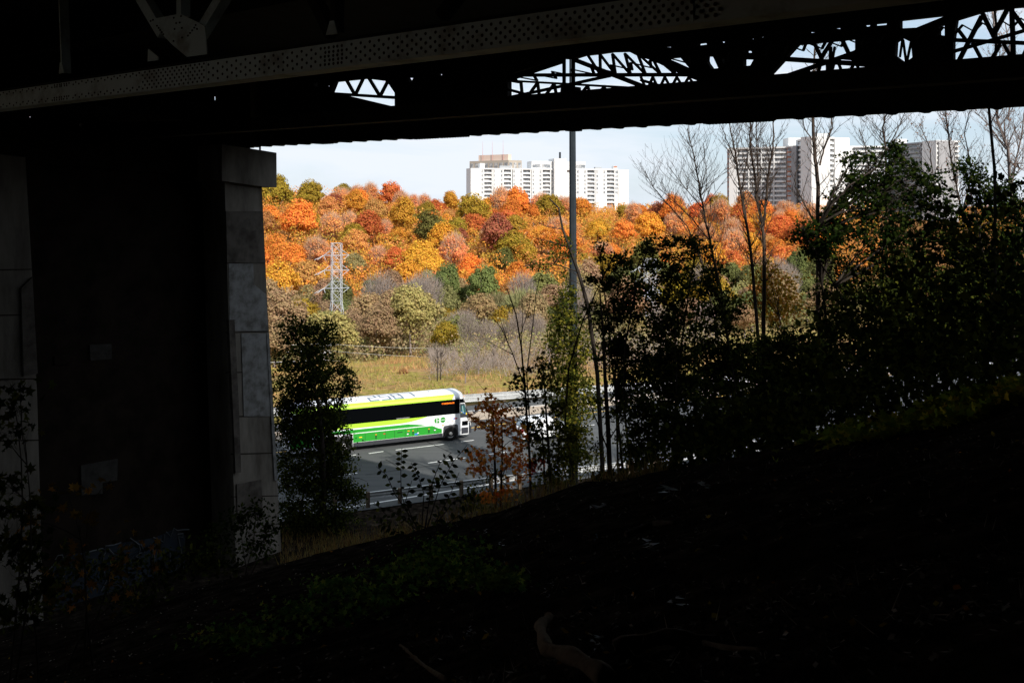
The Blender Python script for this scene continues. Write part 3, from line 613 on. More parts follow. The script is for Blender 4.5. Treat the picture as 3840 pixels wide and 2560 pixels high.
# roof numerals as seven-segment style strokes
def seg(ch, x0):
    W_, H_, T = .60, 1.35, .15; L = {'2': [(0, 1, 1, 1), (1, 1, 1, .5), (1, .5, 0, .5), (0, .5, 0, 0), (0, 0, 1, 0)], '5': [(1, 1, 0, 1), (0, 1, 0, .5), (0, .5, 1, .5), (1, .5, 1, 0), (1, 0, 0, 0)],
        '8': [(0, 1, 1, 1), (0, .5, 1, .5), (0, 0, 1, 0), (0, 0, 0, 1), (1, 0, 1, 1)], '7': [(0, 1, 1, 1), (1, 1, 1, 0)]}[ch]
    b = MB()
    for i, (a, c, d, e) in enumerate(L):
        p = Vector((x0 + a * W_, -.98 + c * H_)); q = Vector((x0 + d * W_, -.98 + e * H_)); dd = (q - p).normalized() * T / 2
        zf = lambda yv: float(np.interp(abs(yv), [0, .6, .95, 1.13], [3.5, 3.47, 3.42, 3.34])) + .01 + i * .0006
        p -= dd; q += dd; w = Vector((-dd.y, dd.x)); n = 6; vs = []
        for j in range(n + 1):
            m_ = p.lerp(q, j / n)
            for s in (-1, 1): vs.append((m_.x + w.x * s, m_.y + w.y * s, zf(m_.y + w.y * s)))
        b.add(vs, [(2 * j, 2 * j + 2, 2 * j + 3, 2 * j + 1) for j in range(n)])
    return fix(b.build('roof_numeral', P['numgrey'], bus))
for i, ch in enumerate('2587'): seg(ch, -6.05 + i * .93)
# round G and O emblem
def disc_cut(nm, cx_, cz, r, test, yoff=.012):
    b = MB(); 
    for poly in test: b.prism([(cx_ + x * r, YN - yoff, cz + z * r) for x, z in poly], (0, .006, 0))
    return fix(b.build(nm, P['logo'], bus))
def arc(a0, a1, n=14): return [(math.cos(R(a0 + (a1 - a0) * i / n)), math.sin(R(a0 + (a1 - a0) * i / n))) for i in range(n + 1)]
t_ = math.degrees(math.acos(.2))
disc_cut('emblem_letter', -1.08, 1.59, .205, [arc(t_ + 2, 360 - t_ - 2) [0:0] + [(math.cos(R(a)), math.sin(R(a))) for a in np.linspace(102, 258, 16)],
    [(.06, .12), (.98, .12)] + [(math.cos(R(a)), math.sin(R(a))) for a in np.linspace(12, 84, 9)] , [(.06, -.12), (.88, -.12), (.88, -.95), (.06, -.95)]])
disc_cut('emblem_letter', -.61, 1.60, .205, [[(math.cos(R(a)), math.sin(R(a))) for a in np.linspace(6, 174, 16)], [(math.cos(R(a)), math.sin(R(a))) for a in np.linspace(186, 354, 16)]])
for x in (.22, .33, .44): rect('sticker', x, x + .09, 1.56, 1.66, P['red'] if x > .3 else P['blue'], .009)
rect('fuel_cap', .14, .2, 1.4, 1.46, P['amber'], .012)
# wheels and arches
def arch(x, w0=-.64, w1=.62):
    outer_ = [(x + w0, .3), (x + w0 + .06, 1.02), (x + w0 + .14, 1.14), (x + w1 - .16, 1.18), (x + w1 - .05, 1.1), (x + w1, .3)]
    inner_ = [(x + .56 * math.cos(a), .5 + .56 * math.sin(a)) for a in np.linspace(-.3, PI + .3, 18)]
    panel('wheel_well', outer_, P['trim'], .022); panel('wheel_shade_plate', [(x + .55 * math.cos(a), .5 + .55 * math.sin(a)) for a in np.linspace(-.25, PI + .25, 18)], P['tyre'], .026)  # black plate paints the shade of the wheel hollow; no hole is cut
arch(0); arch(-8.1, -.7, .66); arch(-9.35, -.62, .6)
def wheel(x, y, near=True):
    s = -1 if near else 1; w = empty('wheel', (x, y, .52)); w.parent = bus
    b = MB(); k = 40; prof = [(.30, .0), (.34, -.045), (.47, -.055), (.515, -.02), (.52, .05), (.52, .25), (.3, .25)]
    vs = [(r * math.cos(2 * PI * i / k), s * -yo if s > 0 else yo, r * math.sin(2 * PI * i / k)) for r, yo in prof for i in range(k)]
    b.add(vs, [(j * k + i, j * k + (i + 1) % k, (j + 1) * k + (i + 1) % k, (j + 1) * k + i) for j in range(len(prof) - 1) for i in range(k)]); fix(b.build('tyre', P['tyre'], w, True))
    b = MB(); prof = [(.305, -.02), (.285, -.035), (.27, .02), (.17, .045), (.13, -.03), (.10, -.09), (.04, -.10), (.001, -.10)]
    vs = [(r * math.cos(2 * PI * i / k), yo * (1 if s < 0 else -1), r * math.sin(2 * PI * i / k)) for r, yo in prof for i in range(k)]
    b.add(vs, [(j * k + i, j * k + (i + 1) % k, (j + 1) * k + (i + 1) % k, (j + 1) * k + i) for j in range(len(prof) - 1) for i in range(k)]); ri = fix(b.build('rim', P['rim'], w, True))
    b = MB()
    for i in range(10): a = 2 * PI * i / 10; b.disc((.225 * math.cos(a), .225 * math.sin(a)), .022, -.01 if s < 0 else .01, .03 if s < 0 else -.03, 8)
    b.build('wheel_nut', P['skirt'], ri)
for x in (0, -8.1, -9.35): wheel(x, -1.29); wheel(x, 1.29, False)
# ---------------------------------------------------------------- white car behind the saplings
cw = mat('car_white', (.78, .79, .80), .25, spec=.5); ca_ = PZ(2000, 1665); cb_ = PZ(2130, 1650)
th = R(25); co_ = PZ(2062, 1653) + Vector((-math.sin(th), math.cos(th), 0)) * .9
car = empty('car', (co_.x, co_.y, -17.99), th, 'white hatchback with red tail lights on the highway behind the roadside saplings', 'car')
pr = [(-2.2, .35), (-2.25, .75), (-2.15, 1.0), (-2.0, 1.08), (-1.75, 1.5), (-1.3, 1.62), (0, 1.64), (.55, 1.55), (1.15, 1.08), (2.0, .92), (2.2, .7), (2.2, .35)]
b = MB(); vs = []
for y, sc, dz in ((-.9, 1, 0), (-.86, 1.0, .0), (.86, 1.0, 0), (.9, 1, 0)):
    for x, z in pr: yy_ = y * (1 if z < 1.1 else .8); vs.append((x, yy_, z))
k = len(pr); b.add(vs[:k] + vs[-k:], [tuple(range(k)), tuple(reversed(range(k, 2 * k)))] + [(i, i + k, (i + 1) % k + k, (i + 1) % k) for i in range(k)])
cbod = fix(b.build('body', cw, car))
def cp(nm, pts, y, m, par=car): return fix(MB().prism([(x, y * (1 if z < 1.1 else .8) * 1.006 - .004, z) for x, z in pts], (0, .012, 0)).build(nm, m, par))
cp('window', [(-1.9, 1.12), (-.1, 1.12), (-.1, 1.56), (-1.25, 1.56), (-1.65, 1.45)], -.9, P['glass']); cp('window', [(0, 1.12), (1.02, 1.12), (.5, 1.5), (0, 1.56)], -.9, P['glass'])
cgl = mat('car_glass', (.25, .33, .4), .1, spec=.8)
fix(MB().add([(-2.035, -.72, 1.1), (-2.035, .72, 1.1), (-1.78, .66, 1.5), (-1.78, -.66, 1.5)], [(0, 1, 2, 3)]).build('rear_window', cgl, car)); fix(MB().add([(1.17, -.72, 1.11), (1.17, .72, 1.11), (.58, .66, 1.56), (.58, -.66, 1.56)], [(0, 1, 2, 3)]).build('windshield', cgl, car))
for y in (-.74, .74): MB().box((-2.2, y, .9), (.14, .32, .24)).build('tail_light', P['red'], car)
for y in (-.7, .7): MB().box((2.14, y, .74), (.12, .34, .14)).build('headlight', P['rim'], car)
for x in (-1.35, 1.35):
    for y in (-.9, .68):
        w = empty('wheel', (x, y, .33)); w.parent = car
        MB().disc((0, 0), .33, 0, .22).build('tyre', P['tyre'], w); MB().disc((0, 0), .2, -.01, .2 if y > 0 else .1).build('rim', P['rim'], w)
cp('door_seam', [(-.07, .45), (-.05, .45), (-.05, 1.12), (-.07, 1.12)], -.9, P['trim'])
# ---------------------------------------------------------------- lattice pylons, utility pole, wires
def pylon(px, t, label, sc=1., rz=.35):
    x = (px - CX) / F * t; z = ground(x, t); top = (HY - (912 if px < 2000 else 970)) / F * t; H = top - z
    r = empty('lattice_pylon', (x, t, z), rz, label, 'pylon', 'lattice pylons in the valley'); zw = H * .42; w0, w1 = 2.0, .92
    for i, (a, c) in enumerate(((-1, -1), (1, -1), (1, 1), (-1, 1))):
        MB().tube([(a * w0, c * w0, -1.2), (a * w1, c * w1, zw), (a * w1, c * w1, H)], [.085, .075, .06], 4).build('leg', M['pylon'], r)
    b = MB(); lv = [0, zw * .36, zw * .7, zw] + [zw + (H - zw) * i / 6 for i in range(1, 7)]
    def wd(z): return w0 + (w1 - w0) * min(1, z / zw)
    for i in range(len(lv) - 1):
        za_, zb = lv[i], lv[i + 1]; wa, wb = wd(za_), wd(zb)
        cs = [(-1, -1), (1, -1), (1, 1), (-1, 1)]
        for j in range(4):
            p, q = cs[j], cs[(j + 1) % 4]
            b.tube([(p[0] * wa, p[1] * wa, za_), (q[0] * wb, q[1] * wb, zb)], .032, 3); b.tube([(q[0] * wa, q[1] * wa, za_), (p[0] * wb, p[1] * wb, zb)], .032, 3)
            b.tube([(p[0] * wb, p[1] * wb, zb), (q[0] * wb, q[1] * wb, zb)], .036, 3)
    b.build('lattice', M['pylon'], r)
    for k_ in (.55, .73, .88):
        zz_ = H * k_; c = MB(); L = 2.5
        for y in (-.9, .9): c.tube([(-L, 0, zz_), (-w1, y, zz_), (w1, y, zz_), (L, 0, zz_)], .045, 4); c.tube([(-L, 0, zz_), (-w1, y, zz_ + 1.1)], .035, 4); c.tube([(L, 0, zz_), (w1, y, zz_ + 1.1)], .035, 4)
        ca = c.build('crossarm', M['pylon'], r)
        for s, dx in ((-1, -1.7), (-1, -2.4), (1, -1.6), (-1, .2)):
            MB().tube([(s * L, 0, zz_), (s * L + dx * .8, -.8, zz_ - .8)], .05, 6).build('insulator', M['pylon'], ca)
    return r
p1 = pylon(1262, 196, 'silver lattice pylon with three crossarms rising before the orange hillside'); p2 = pylon(2437, 200, 'silver lattice pylon glimpsed through the dark leafy saplings', rz=.2)
def upole(px, t, top, label):
    x = (px - CX) / F * t; z = ground(x, t); H = (HY - top) / F * t - z; r = empty('utility_pole', (x, t, z), .1, label, 'utility pole', 'utility poles in the meadow')
    MB().tube([(0, 0, -.3), (0, 0, H)], [.17, .12], 8).build('pole', mat('pole_grey', (.42, .38, .34), .9), r); 
    for k_ in (1.1, 2.2): MB().box((0, 0, H - k_), (2.2, .12, .12)).build('crossarm', M['wire'], r)
    for i in (-1, -.5, .5, 1): MB().tube([(i, 0, H - 1.04), (i, 0, H - .8)], .06, 6).build('insulator', P['white'], r)
    return Vector((x, t, z + H))
a = upole(1215, 152, 1268, 'grey wooden utility pole with two crossarms beside the dark leafy bush'); b_ = upole(2600, 160, 1210, 'grey wooden utility pole with two crossarms hidden among the dark saplings')
def wire(p, q, sag, label, r=.025):
    pts = [p.lerp(q, i / 24) - Vector((0, 0, sag * 4 * (i / 24) * (1 - i / 24))) for i in range(25)]
    o = MB().tube([v - p for v in pts], r, 3).build('power_line', M['wire']); o.location = p; tag(o, label, 'wire', 'power lines across the meadow')
for dy, dz, sg, lb in ((0, -.8, 1.8, 'topmost thin power line crossing above the meadow edge'), (.6, -1.9, 2.2, 'middle thin power line crossing at the meadow edge'), (-.6, -3.2, 1.9, 'lowest of the three power lines along the meadow edge')):
    wire(a + Vector((0, dy, dz)), b_ + Vector((0, dy, dz)), sg, lb)
    wire(a + Vector((0, dy, dz)), a + Vector((-70, dy - 10, dz + 1)), .8, lb.replace('crossing', 'running left past the pier') if 'crossing' in lb else 'lowest power line running left behind the pier')
wire(PT(1210, 1436, 140), PT(1900, 1425, 150), .2, 'single thin wire low across the meadow behind the bus', .02)
# ---------------------------------------------------------------- buildings on the far plateau
def facade(root, a, b, zt, zb, nm, m): pass
def bld(label, x, t, rz, cat='apartment building', group=None):
    return empty('apartment_building', (x, t, -15), rz, label, cat, group)
def part(r, nm, m, x0, x1, y0, y1, z0, z1): return MB().box(((x0 + x1) / 2, (y0 + y1) / 2, (z0 + z1) / 2), (x1 - x0, y1 - y0, z1 - z0)).build(nm, m, r)
# long white slab
t0 = 700; fx = lambda cxp: 1700 + cxp * .3189
c0 = PT(fx(205), 0, t0); ANG = R(14); br_ = bld('long white apartment block with balconies and a tall windowless chimney tower on the hilltop', c0.x, t0, ANG)
def LX(cxp): # photo column in the crop -> length along facade
    k_ = (fx(cxp) - CX) / F; return (k_ * t0 - c0.x) / (math.cos(ANG) - k_ * math.sin(ANG))
FL = 2.95; TOP = (HY - 630.5) / F * t0 + 15; NF = 12; B0 = TOP - 1.0
part(br_, 'wall', M['bwhite'], LX(205), LX(330), 0, 16, 0, TOP); part(br_, 'wall', M['bwhite'], LX(330), LX(1940), 2.2, 16, 0, TOP - .2); part(br_, 'wall', M['bwhite'], LX(1940), LX(2062), 0, 16, 0, TOP - .3)
part(br_, 'parapet', M['bwhite'], LX(330), LX(1940), -.02, 2.19, TOP - .9, TOP + .1)
part(br_, 'tower', M['bwhite'], LX(1175), LX(1312), -3, 12, 0, (HY - 595) / F * 715 + 15)
part(br_, 'penthouse', M['bwhite'], LX(925), LX(1172), 1, 14, TOP + .12, TOP + 5.3); part(br_, 'penthouse', M['bwhite'], LX(1330), LX(1558), 1, 14, TOP + .12, TOP + 5.3)
for x0, x1 in ((935, 1030), (1048, 1145), (1450, 1555)): part(br_, 'window', M['bglass'], LX(x0), LX(x1), .9, 1.0, TOP + .6, TOP + 3)
part(br_, 'stair_head', M['bwhite'], LX(320), LX(375), 2, 8, TOP + .1, TOP + 3.6); part(br_, 'vent_block', M['bwhite'], LX(1905), LX(1948), 4, 8, TOP + .1, TOP + 2.4); part(br_, 'vent_louvre', M['brick'], LX(1908), LX(1946), 3.8, 3.99, TOP + 1.2, TOP + 2.3); part(br_, 'roof_plant', M['bdark'], LX(1700), LX(1775), 6, 9, TOP + .1, TOP + 1.6); part(br_, 'roof_plant', M['bdark'], LX(570), LX(690), 6, 9, TOP + .1, TOP + 2.0)
MB().tube([(LX(1268), 3, TOP), (LX(1268), 3, (HY - 570) / F * 715 + 15)], .75, 8).build('chimney', M['pole'], br_)
for x0, x1 in ((358, 458), (588, 685), (815, 912), (1045, 1145), (1570, 1668), (1800, 1900)):
    part(br_, 'balcony_recess', M['bdark'], LX(x0), LX(x1), 2.0, 2.18, 0, B0)
    for e in (x0, x1): part(br_, 'fin', M['bwhite'], LX(e) - .35, LX(e) + .35, .05, 2.17, 0, B0 - .02)
    for f in range(NF):
        z = B0 - (f + 1) * FL
        if z < 8: break
        part(br_, 'balcony', M['bwhite'], LX(x0) + .36, LX(x1) - .36, .3, 1.99, z, z + 1.05)
        if f < 8: part(br_, 'window', M['bglass'], LX(x0) + .8, LX(x1) - .8, 1.9, 1.985, z + 1.06, z + 2.6)
for x0, x1 in ((470, 480), (492, 556), (578, 588), (700, 706), (722, 784), (806, 815), (925, 932), (952, 1012), (1036, 1045), (1440, 1452), (1474, 1534), (1556, 1570), (1680, 1685), (1704, 1764), (1786, 1800), (1325, 1336)):
    part(br_, 'pier_wall', M['bwhite'], LX(x0), LX(x1), 0, 2.18, 0, B0)
wm = {}
for x0, x1 in ((330, 352), (474, 493), (557, 578), (706, 722), (785, 806), (933, 952), (1013, 1035), (1160, 1172), (1312, 1324), (1452, 1473), (1535, 1556), (1686, 1703), (1765, 1786), (1906, 1936)):
    part(br_, 'recess', M['bwhite'], LX(x0), LX(x1), .3, 2.17, 0, B0)
    for f in range(6):
        z = B0 - (f + 1) * FL; part(br_, 'window', M['bglass'], LX(x0) + .1, LX(x1) - .1, .2, .29, z + .9, z + 2.5)
# beige office block behind
t1 = 900; b2 = bld('grey beige office block with rows of windows and red masts behind the white slab', PT(1907, 0, t1).x, t1, 0, 'office building'); b2['category'] = 'office building'
H2 = (HY - 600.5) / F * t1 + 15
def wedge(nm, m, x0, y0, x1, y1, z0, z1, dep=20):
    d = Vector((x1 - x0, y1 - y0, 0)); s = Vector((-d.y, d.x, 0)).normalized() * dep; p = [Vector((x0, y0, z0)), Vector((x1, y1, z0)), Vector((x1, y1, z0)) + s, Vector((x0, y0, z0)) + s]
    return fix(MB().prism(p, (0, 0, z1 - z0)).build(nm, m, b2))
xa, ya = -36.5, 30.0; xb, yb = 12.0, 10.0
fix(MB().prism([Vector((xa, ya, 0)), Vector((0, 0, 0)), Vector((xb, yb, 0)), Vector((xb - 30, yb + 30, 0))], (0, 0, H2)).build('wall', M['bbeige'], b2))
fix(MB().prism([Vector((-28, 27, H2)), Vector((-.5, 4, H2)), Vector((2.5, 7, H2)), Vector((-20, 36, H2))], (0, 0, 5.4)).build('penthouse', M['bpink'], b2))
for i in range(8):
    for f in range(4):
        a0 = (i + .16) / 8; a1 = (i + .84) / 8; P0 = Vector((xa, ya, 0)).lerp(Vector((0, 0, 0)), a0); P1 = Vector((xa, ya, 0)).lerp(Vector((0, 0, 0)), a1); nrm = Vector((-(0 - ya), -(xa), 0)); nrm = Vector((ya, xa, 0)).normalized() * -1
        nrm = Vector((-.635, -.772, 0)); z = H2 - 2.2 - f * 7.2
        m_ = M['bglass']
        for k_ in range(3):
            q0 = P0.lerp(P1, (k_ + .1) / 3); q1 = P0.lerp(P1, (k_ + .8) / 3)
            if f < 2: fix(MB().prism([q0 + Vector((0, 0, z)), q1 + Vector((0, 0, z)), q1 + Vector((0, 0, z - 6)), q0 + Vector((0, 0, z - 6))], nrm * .15).build('window', m_, b2))
for i in range(3):
    P0 = Vector((0, 0, 0)).lerp(Vector((xb, yb, 0)), (i + .2) / 3); P1 = Vector((0, 0, 0)).lerp(Vector((xb, yb, 0)), (i + .8) / 3); z = H2 - 2.2
    fix(MB().prism([P0 + Vector((0, 0, z)), P1 + Vector((0, 0, z)), P1 + Vector((0, 0, z - 6)), P0 + Vector((0, 0, z - 6))], Vector((.64, -.77, 0)) * .15).build('window', M['bglass'], b2))
for x, y in ((-24, 22), (-15, 15), (-5, 7)): MB().tube([(x, y, H2), (x, y, H2 + 6), (x, y, H2 + 18)], [.3, .22, .07], 4).build('mast', P['mast'], b2)
# tall grey tower with three wings
T3 = bld('tallest grey and white apartment tower with balconied wings at the right of the hilltop', PT(2985, 0, 575).x, 575, 0)
o3 = Vector((PT(2985, 0, 575).x, 575, 0))
def wing(px0, ta, px1, tb, ztop, bays, label_wall, m, dep=14, floors=14, fl=2.82, bal=True, par=T3, oo=o3, ds=1.):
    A = PT(px0, HY, ta) - oo; B = PT(px1, HY, tb) - oo; A.z = B.z = 0; L = (B - A).length; d = (B - A).normalized(); back = Vector((-d.y, d.x, 0))
    if back.dot(A + oo) < 0: back = -back
    def qd(nm, u0, u1, o0, o1, z0, z1, mm):
        o0 = o0 * ds if o0 < 1.81 else o0; o1 = o1 * ds if o1 < 1.81 else o1
        return fix(MB().prism([A + d * u0 + back * o0 + Vector((0, 0, z0)), A + d * u1 + back * o0 + Vector((0, 0, z0)), A + d * u1 + back * o1 + Vector((0, 0, z0)), A + d * u0 + back * o1 + Vector((0, 0, z0))], (0, 0, z1 - z0)).build(nm, mm, par))
    qd(label_wall, 0, L, 1.8 if bal else 0, dep, 0, ztop, m)
    if bal: qd('parapet', 0, L, 0, 1.79, ztop - .9, ztop + .1, m)
    for (u0, u1, kind) in bays:
        u0 *= L; u1 *= L
        if kind == 'wall': qd('pier_wall', u0, u1, 0, 1.79, 0, ztop - .91, m); continue
        if kind == 'brick':
            qd('brick_strip', u0, u1, .9, 1.79, 0, ztop - .91, M['brick'])
            for f in range(floors): qd('window', u0 + .3, u1 - .3, .8, .89, ztop - 1 - (f + 1) * fl + .7, ztop - 1 - (f + 1) * fl + 2.6, M['bglass'])
            continue
        qd('recess', u0, u1, 1.6, 1.79, 0, ztop - .91, M['bdark']); qd('fin', u0 - .25, u0 + .25, .02, 1.78, 0, ztop - .92, m)
        for f in range(floors):
            z = ztop - 1 - (f + 1) * fl
            qd('balcony', u0 + .26, u1 - .26, .25, 1.58, z, z + 1.1, m)
            qd('window', u0 + .6, u1 - .5, 1.5, 1.59, z + 1.12, z + 2.45, M['bglass'])
    return A, B, d, back
zt3 = (HY - 556) / F * 600 + 15
wing(2725, 600, 2950, 580, zt3, [(0, .04, 'brick'), (.04, .16, 'wall'), (.17, .36, 'b'), (.37, .57, 'b'), (.58, .78, 'b'), (.79, .995, 'b')], 'wall', M['bwhite'], 13, 14)
wing(2948, 579, 2986, 575, zt3 + .2, [(.02, .5, 'brick'), (.5, 1, 'wall')], 'wall', M['bgrey'], 14, 14)
zt4 = (HY - 512) / F * 545 + 15
wing(2984, 582, 3043, 545, zt4, [(0, .10, 'wall'), (.12, .38, 'b'), (.40, .68, 'b'), (.72, 1, 'wall')], 'wall', M['bwhite'], 10, 15, 2.82, ds=.3)
wing(3043.5, 545, 3098, 549, zt4 + .05, [(0, 1, 'wall')], 'end_wall', M['bwhite'], 9, 1)
wing(3099, 551, 3130, 553, zt4 + .05, [(0, .16, 'wall'), (.17, 1, 'b')], 'wall', M['bwhite'], 9, 15, 2.82)
wing(3130.5, 553, 3186, 557, zt4 - .15, [(0, 1, 'wall')], 'end_wall', M['bwhite'], 9, 1)
def blk(px0, px1, t, ya_, dep, z1, m, nm='penthouse', par=T3, oo=o3):
    A = PT(px0, HY, t) - oo; B = PT(px1, HY, t) - oo; return MB().box(((A.x + B.x) / 2, A.y + ya_ + dep / 2, (z1 + 10) / 2), (B.x - A.x, dep, z1 - 10)).build(nm, m, par)
blk(2957, 3012, 590, 0, 12, (HY - 517) / F * 590 + 15, M['bwhite']); blk(3064, 3104, 558, 0, 8, (HY - 500) / F * 558 + 15, M['bwhite'])
T4 = bld('lower white block between the two tall towers, mostly behind the dark maple', PT(3250, 0, 640).x, 640, 0); o4 = Vector((PT(3250, 0, 640).x, 640, 0))
wing(3180, 640, 3330, 640, (HY - 548) / F * 640 + 15, [(0, .1, 'wall'), (.12, .5, 'b'), (.52, .95, 'b')], 'wall', M['bwhite'], 12, 9, par=T4, oo=o4)
T5 = bld('farther right apartment tower with a shaded grey wing and striped white balconies', PT(3510, 0, 600).x, 600, 0); o5 = Vector((PT(3510, 0, 600).x, 600, 0))
wing(3328, 650, 3450, 620, (HY - 540) / F * 640 + 15, [(.02, .5, 'b'), (.52, .98, 'b')], 'wall', M['bgrey'], 12, 10, par=T5, oo=o5)
wing(3451, 618, 3510, 600, (HY - 531) / F * 610 + 15, [(0, .95, 'b')], 'wall', M['bgrey'], 12, 10, par=T5, oo=o5)
wing(3511, 600, 3602, 606, (HY - 527) / F * 602 + 15, [(.02, .98, 'b')], 'wall', M['bwhite'], 12, 12, 2.9, par=T5, oo=o5)
blk(3370, 3410, 650, 4, 8, (HY - 520) / F * 650 + 15, M['bwhite'], par=T5, oo=o5)
ch_ = empty('chimney_stack', PT(2513, 745, 520), 0, 'small white chimney stack poking above the distant treeline', 'chimney'); MB().box((0, 0, -2), (1.2, 1.2, 7)).build('stack', M['bwhite'], ch_); MB().box((0, 0, 1.6), (1.5, 1.5, .3)).build('cap', M['bwhite'], ch_); MB().box((3, 0, -2.5), (1.6, 1.2, 4)).build('vent_box', M['bwhite'], ch_)
# ================================================================= vegetation
def frames(n, up=0.0, dirs=None):     # random orthonormal frames (n,3),(n,3)
    d = NR.normal(size=(n, 3)) if dirs is None else dirs + NR.normal(size=(n, 3)) * .55
    d[:, 2] += up; d /= np.linalg.norm(d, axis=1)[:, None]
    r = NR.normal(size=(n, 3)); a = np.cross(d, r); a /= np.linalg.norm(a, axis=1)[:, None]; b = np.cross(d, a)
    return a, b, d
SH = {'diamond': [(0, -.5), (.32, -.05), (0, .5), (-.32, -.05)], 'oval': [(0, -.5), (.22, -.22), (.26, .08), (0, .55), (-.26, .08), (-.22, -.22)],
      'maple': [(0, -.5), (.1, -.2), (.45, -.3), (.3, .0), (.5, .25), (.17, .2), (0, .55), (-.17, .2), (-.5, .25), (-.3, .0), (-.45, -.3), (-.1, -.2)],
      'quad': [(-.5, -.4), (.5, -.4), (.5, .4), (-.5, .4)]}
def leafV(pts, size, shape='diamond', up=0., dirs=None):
    n = len(pts); a, b, d = frames(n, up, dirs); sz = size * (.6 + .8 * NR.rand(n)); sh = np.array(SH[shape])
    V = pts[:, None, :] + sz[:, None, None] * (sh[None, :, 0, None] * a[:, None, :] + sh[None, :, 1, None] * b[:, None, :])
    if shape in ('oval', 'maple'):
        V += d[:, None, :] * (np.abs(sh[:, 0])[None, :, None] * sz[:, None, None] * .25)
    return V
def bladeV(pts, L, w, spread=.5, up=1.):     # thin upright blades / twigs as 3-point faces
    n = len(pts); d = NR.normal(size=(n, 3)) * spread; d[:, 2] += up; d /= np.linalg.norm(d, axis=1)[:, None]
    r = NR.normal(size=(n, 3)); a = np.cross(d, r); a /= np.linalg.norm(a, axis=1)[:, None]; LL = L * (.5 + NR.rand(n))[:, None]
    return np.stack([pts - a * w / 2, pts + a * w / 2, pts + d * LL], 1)
# ---- hillside crowns: a few shapes, copied
def crown_mesh(i, nleaf=9000, tall=1., leaf=.030):
    # a domed crown with a lumpy outline: many small sprays on and inside a broad ellipsoid
    nb = 46; u = NR.normal(size=(nb, 3)); u /= np.linalg.norm(u, axis=1)[:, None]; u[:, 2] = np.abs(u[:, 2]) * 1.15 - .42
    rad = (.62 + .38 * NR.rand(nb)); c = np.array([0, 0, .62 * tall + .06]); C = c + u * rad[:, None] * np.array([.40, .40, .46 * tall]) * (.85 + .3 * NR.rand(nb))[:, None]
    br_ = .075 + .075 * NR.rand(nb); tot = (br_ ** 2).sum(); P_ = []; D_ = []
    for k in range(nb):
        m = int(nleaf * .8 * br_[k] ** 2 / tot) + 1; v = NR.normal(size=(m, 3)); v /= np.linalg.norm(v, axis=1)[:, None]; P_.append(C[k] + v * (br_[k] * (.35 + .8 * NR.rand(m)))[:, None] * np.array([1, 1, .75])); o_ = C[k] - c; D_.append(v * .7 + o_ / (np.linalg.norm(o_) + .01) * .6)
    m = int(nleaf * .2); v = NR.normal(size=(m, 3)); v /= np.linalg.norm(v, axis=1)[:, None]; P_.append(c + v * (NR.rand(m) ** .4)[:, None] * np.array([.36, .36, .42 * tall])); D_.append(v)
    P_ = np.concatenate(P_); D_ = np.concatenate(D_); return npmesh('crown', leafV(P_, leaf, 'quad', .25, D_), M['hill_leaf'])
def trunk_mesh(i, mname='bark_grey', limbs=7, top=.85, r=.022):
    b = MB(); b.tube([(0, 0, -.15), (.01, 0, .3), (.02, .01, top)], [r * 1.3, r, r * .3], 5)
    for k in range(limbs):
        a = 2 * PI * k / limbs + NR.rand(); z0 = .25 + .5 * NR.rand() * top; L = .2 + .22 * NR.rand()
        p0 = Vector((.01, 0, z0)); p1 = p0 + Vector((math.cos(a) * L * .5, math.sin(a) * L * .5, L * .4)); p2 = p0 + Vector((math.cos(a) * L, math.sin(a) * L, L * 1.1)); b.tube([p0, p1, p2], [r * .45, r * .3, r * .1], 4, False)
    return b.mesh('trunk', M[mname])
CR = [crown_mesh(i, tall=(1, .9, 1.15, 1.0, .85, 1.2, 1.05, .95)[i]) for i in range(8)]
CT = [crown_mesh(i, nleaf=8000, tall=(.8, .9, 1.3)[i], leaf=.034) for i in range(3)]
TR = [trunk_mesh(i) for i in range(4)]
def haze_mesh(i, m='twig', n=2600):       # fine bare twigs
    u = NR.normal(size=(n, 3)); u /= np.linalg.norm(u, axis=1)[:, None]; r = (.15 + .85 * NR.rand(n) ** .5) ; c = np.array([0, 0, .72]); P_ = c + u * r[:, None] * np.array([.36, .36, .42])
    d = P_ - np.array([0, 0, .1]); d /= np.linalg.norm(d, axis=1)[:, None]; a = np.cross(d, NR.normal(size=(n, 3))); a /= np.linalg.norm(a, axis=1)[:, None]
    d = d + NR.normal(size=(n, 3)) * .3
    V = np.stack([P_ - a * .0035, P_ + a * .0035, P_ + d * .13], 1); return npmesh('twigs', V, M[m])
HZ = [haze_mesh(i) for i in range(2)]
M['twig_grey'] = mat('twig_grey', (.27, .22, .19), .9); HG = [haze_mesh(i, 'twig_grey', 2000) for i in range(2)]
SP = [crown_mesh(i, nleaf=3600, tall=1.05, leaf=.034) for i in range(3)]
def willow_mesh(i):
    n = 5200; u = NR.normal(size=(n, 3)); u /= np.linalg.norm(u, axis=1)[:, None]; P_ = np.array([0, 0, .6]) + u * (.4 + .6 * NR.rand(n))[:, None] * np.array([.48, .48, .5])
    d = u * .5 + NR.normal(size=(n, 3)) * .25; d[:, 2] += .55; a = np.cross(d, NR.normal(size=(n, 3))); a /= np.linalg.norm(a, axis=1)[:, None]
    return npmesh('crown', np.stack([P_ - a * .010, P_ + a * .010, P_ + d * .15], 1), M['hill_leaf'])
WL = [willow_mesh(i) for i in range(2)]
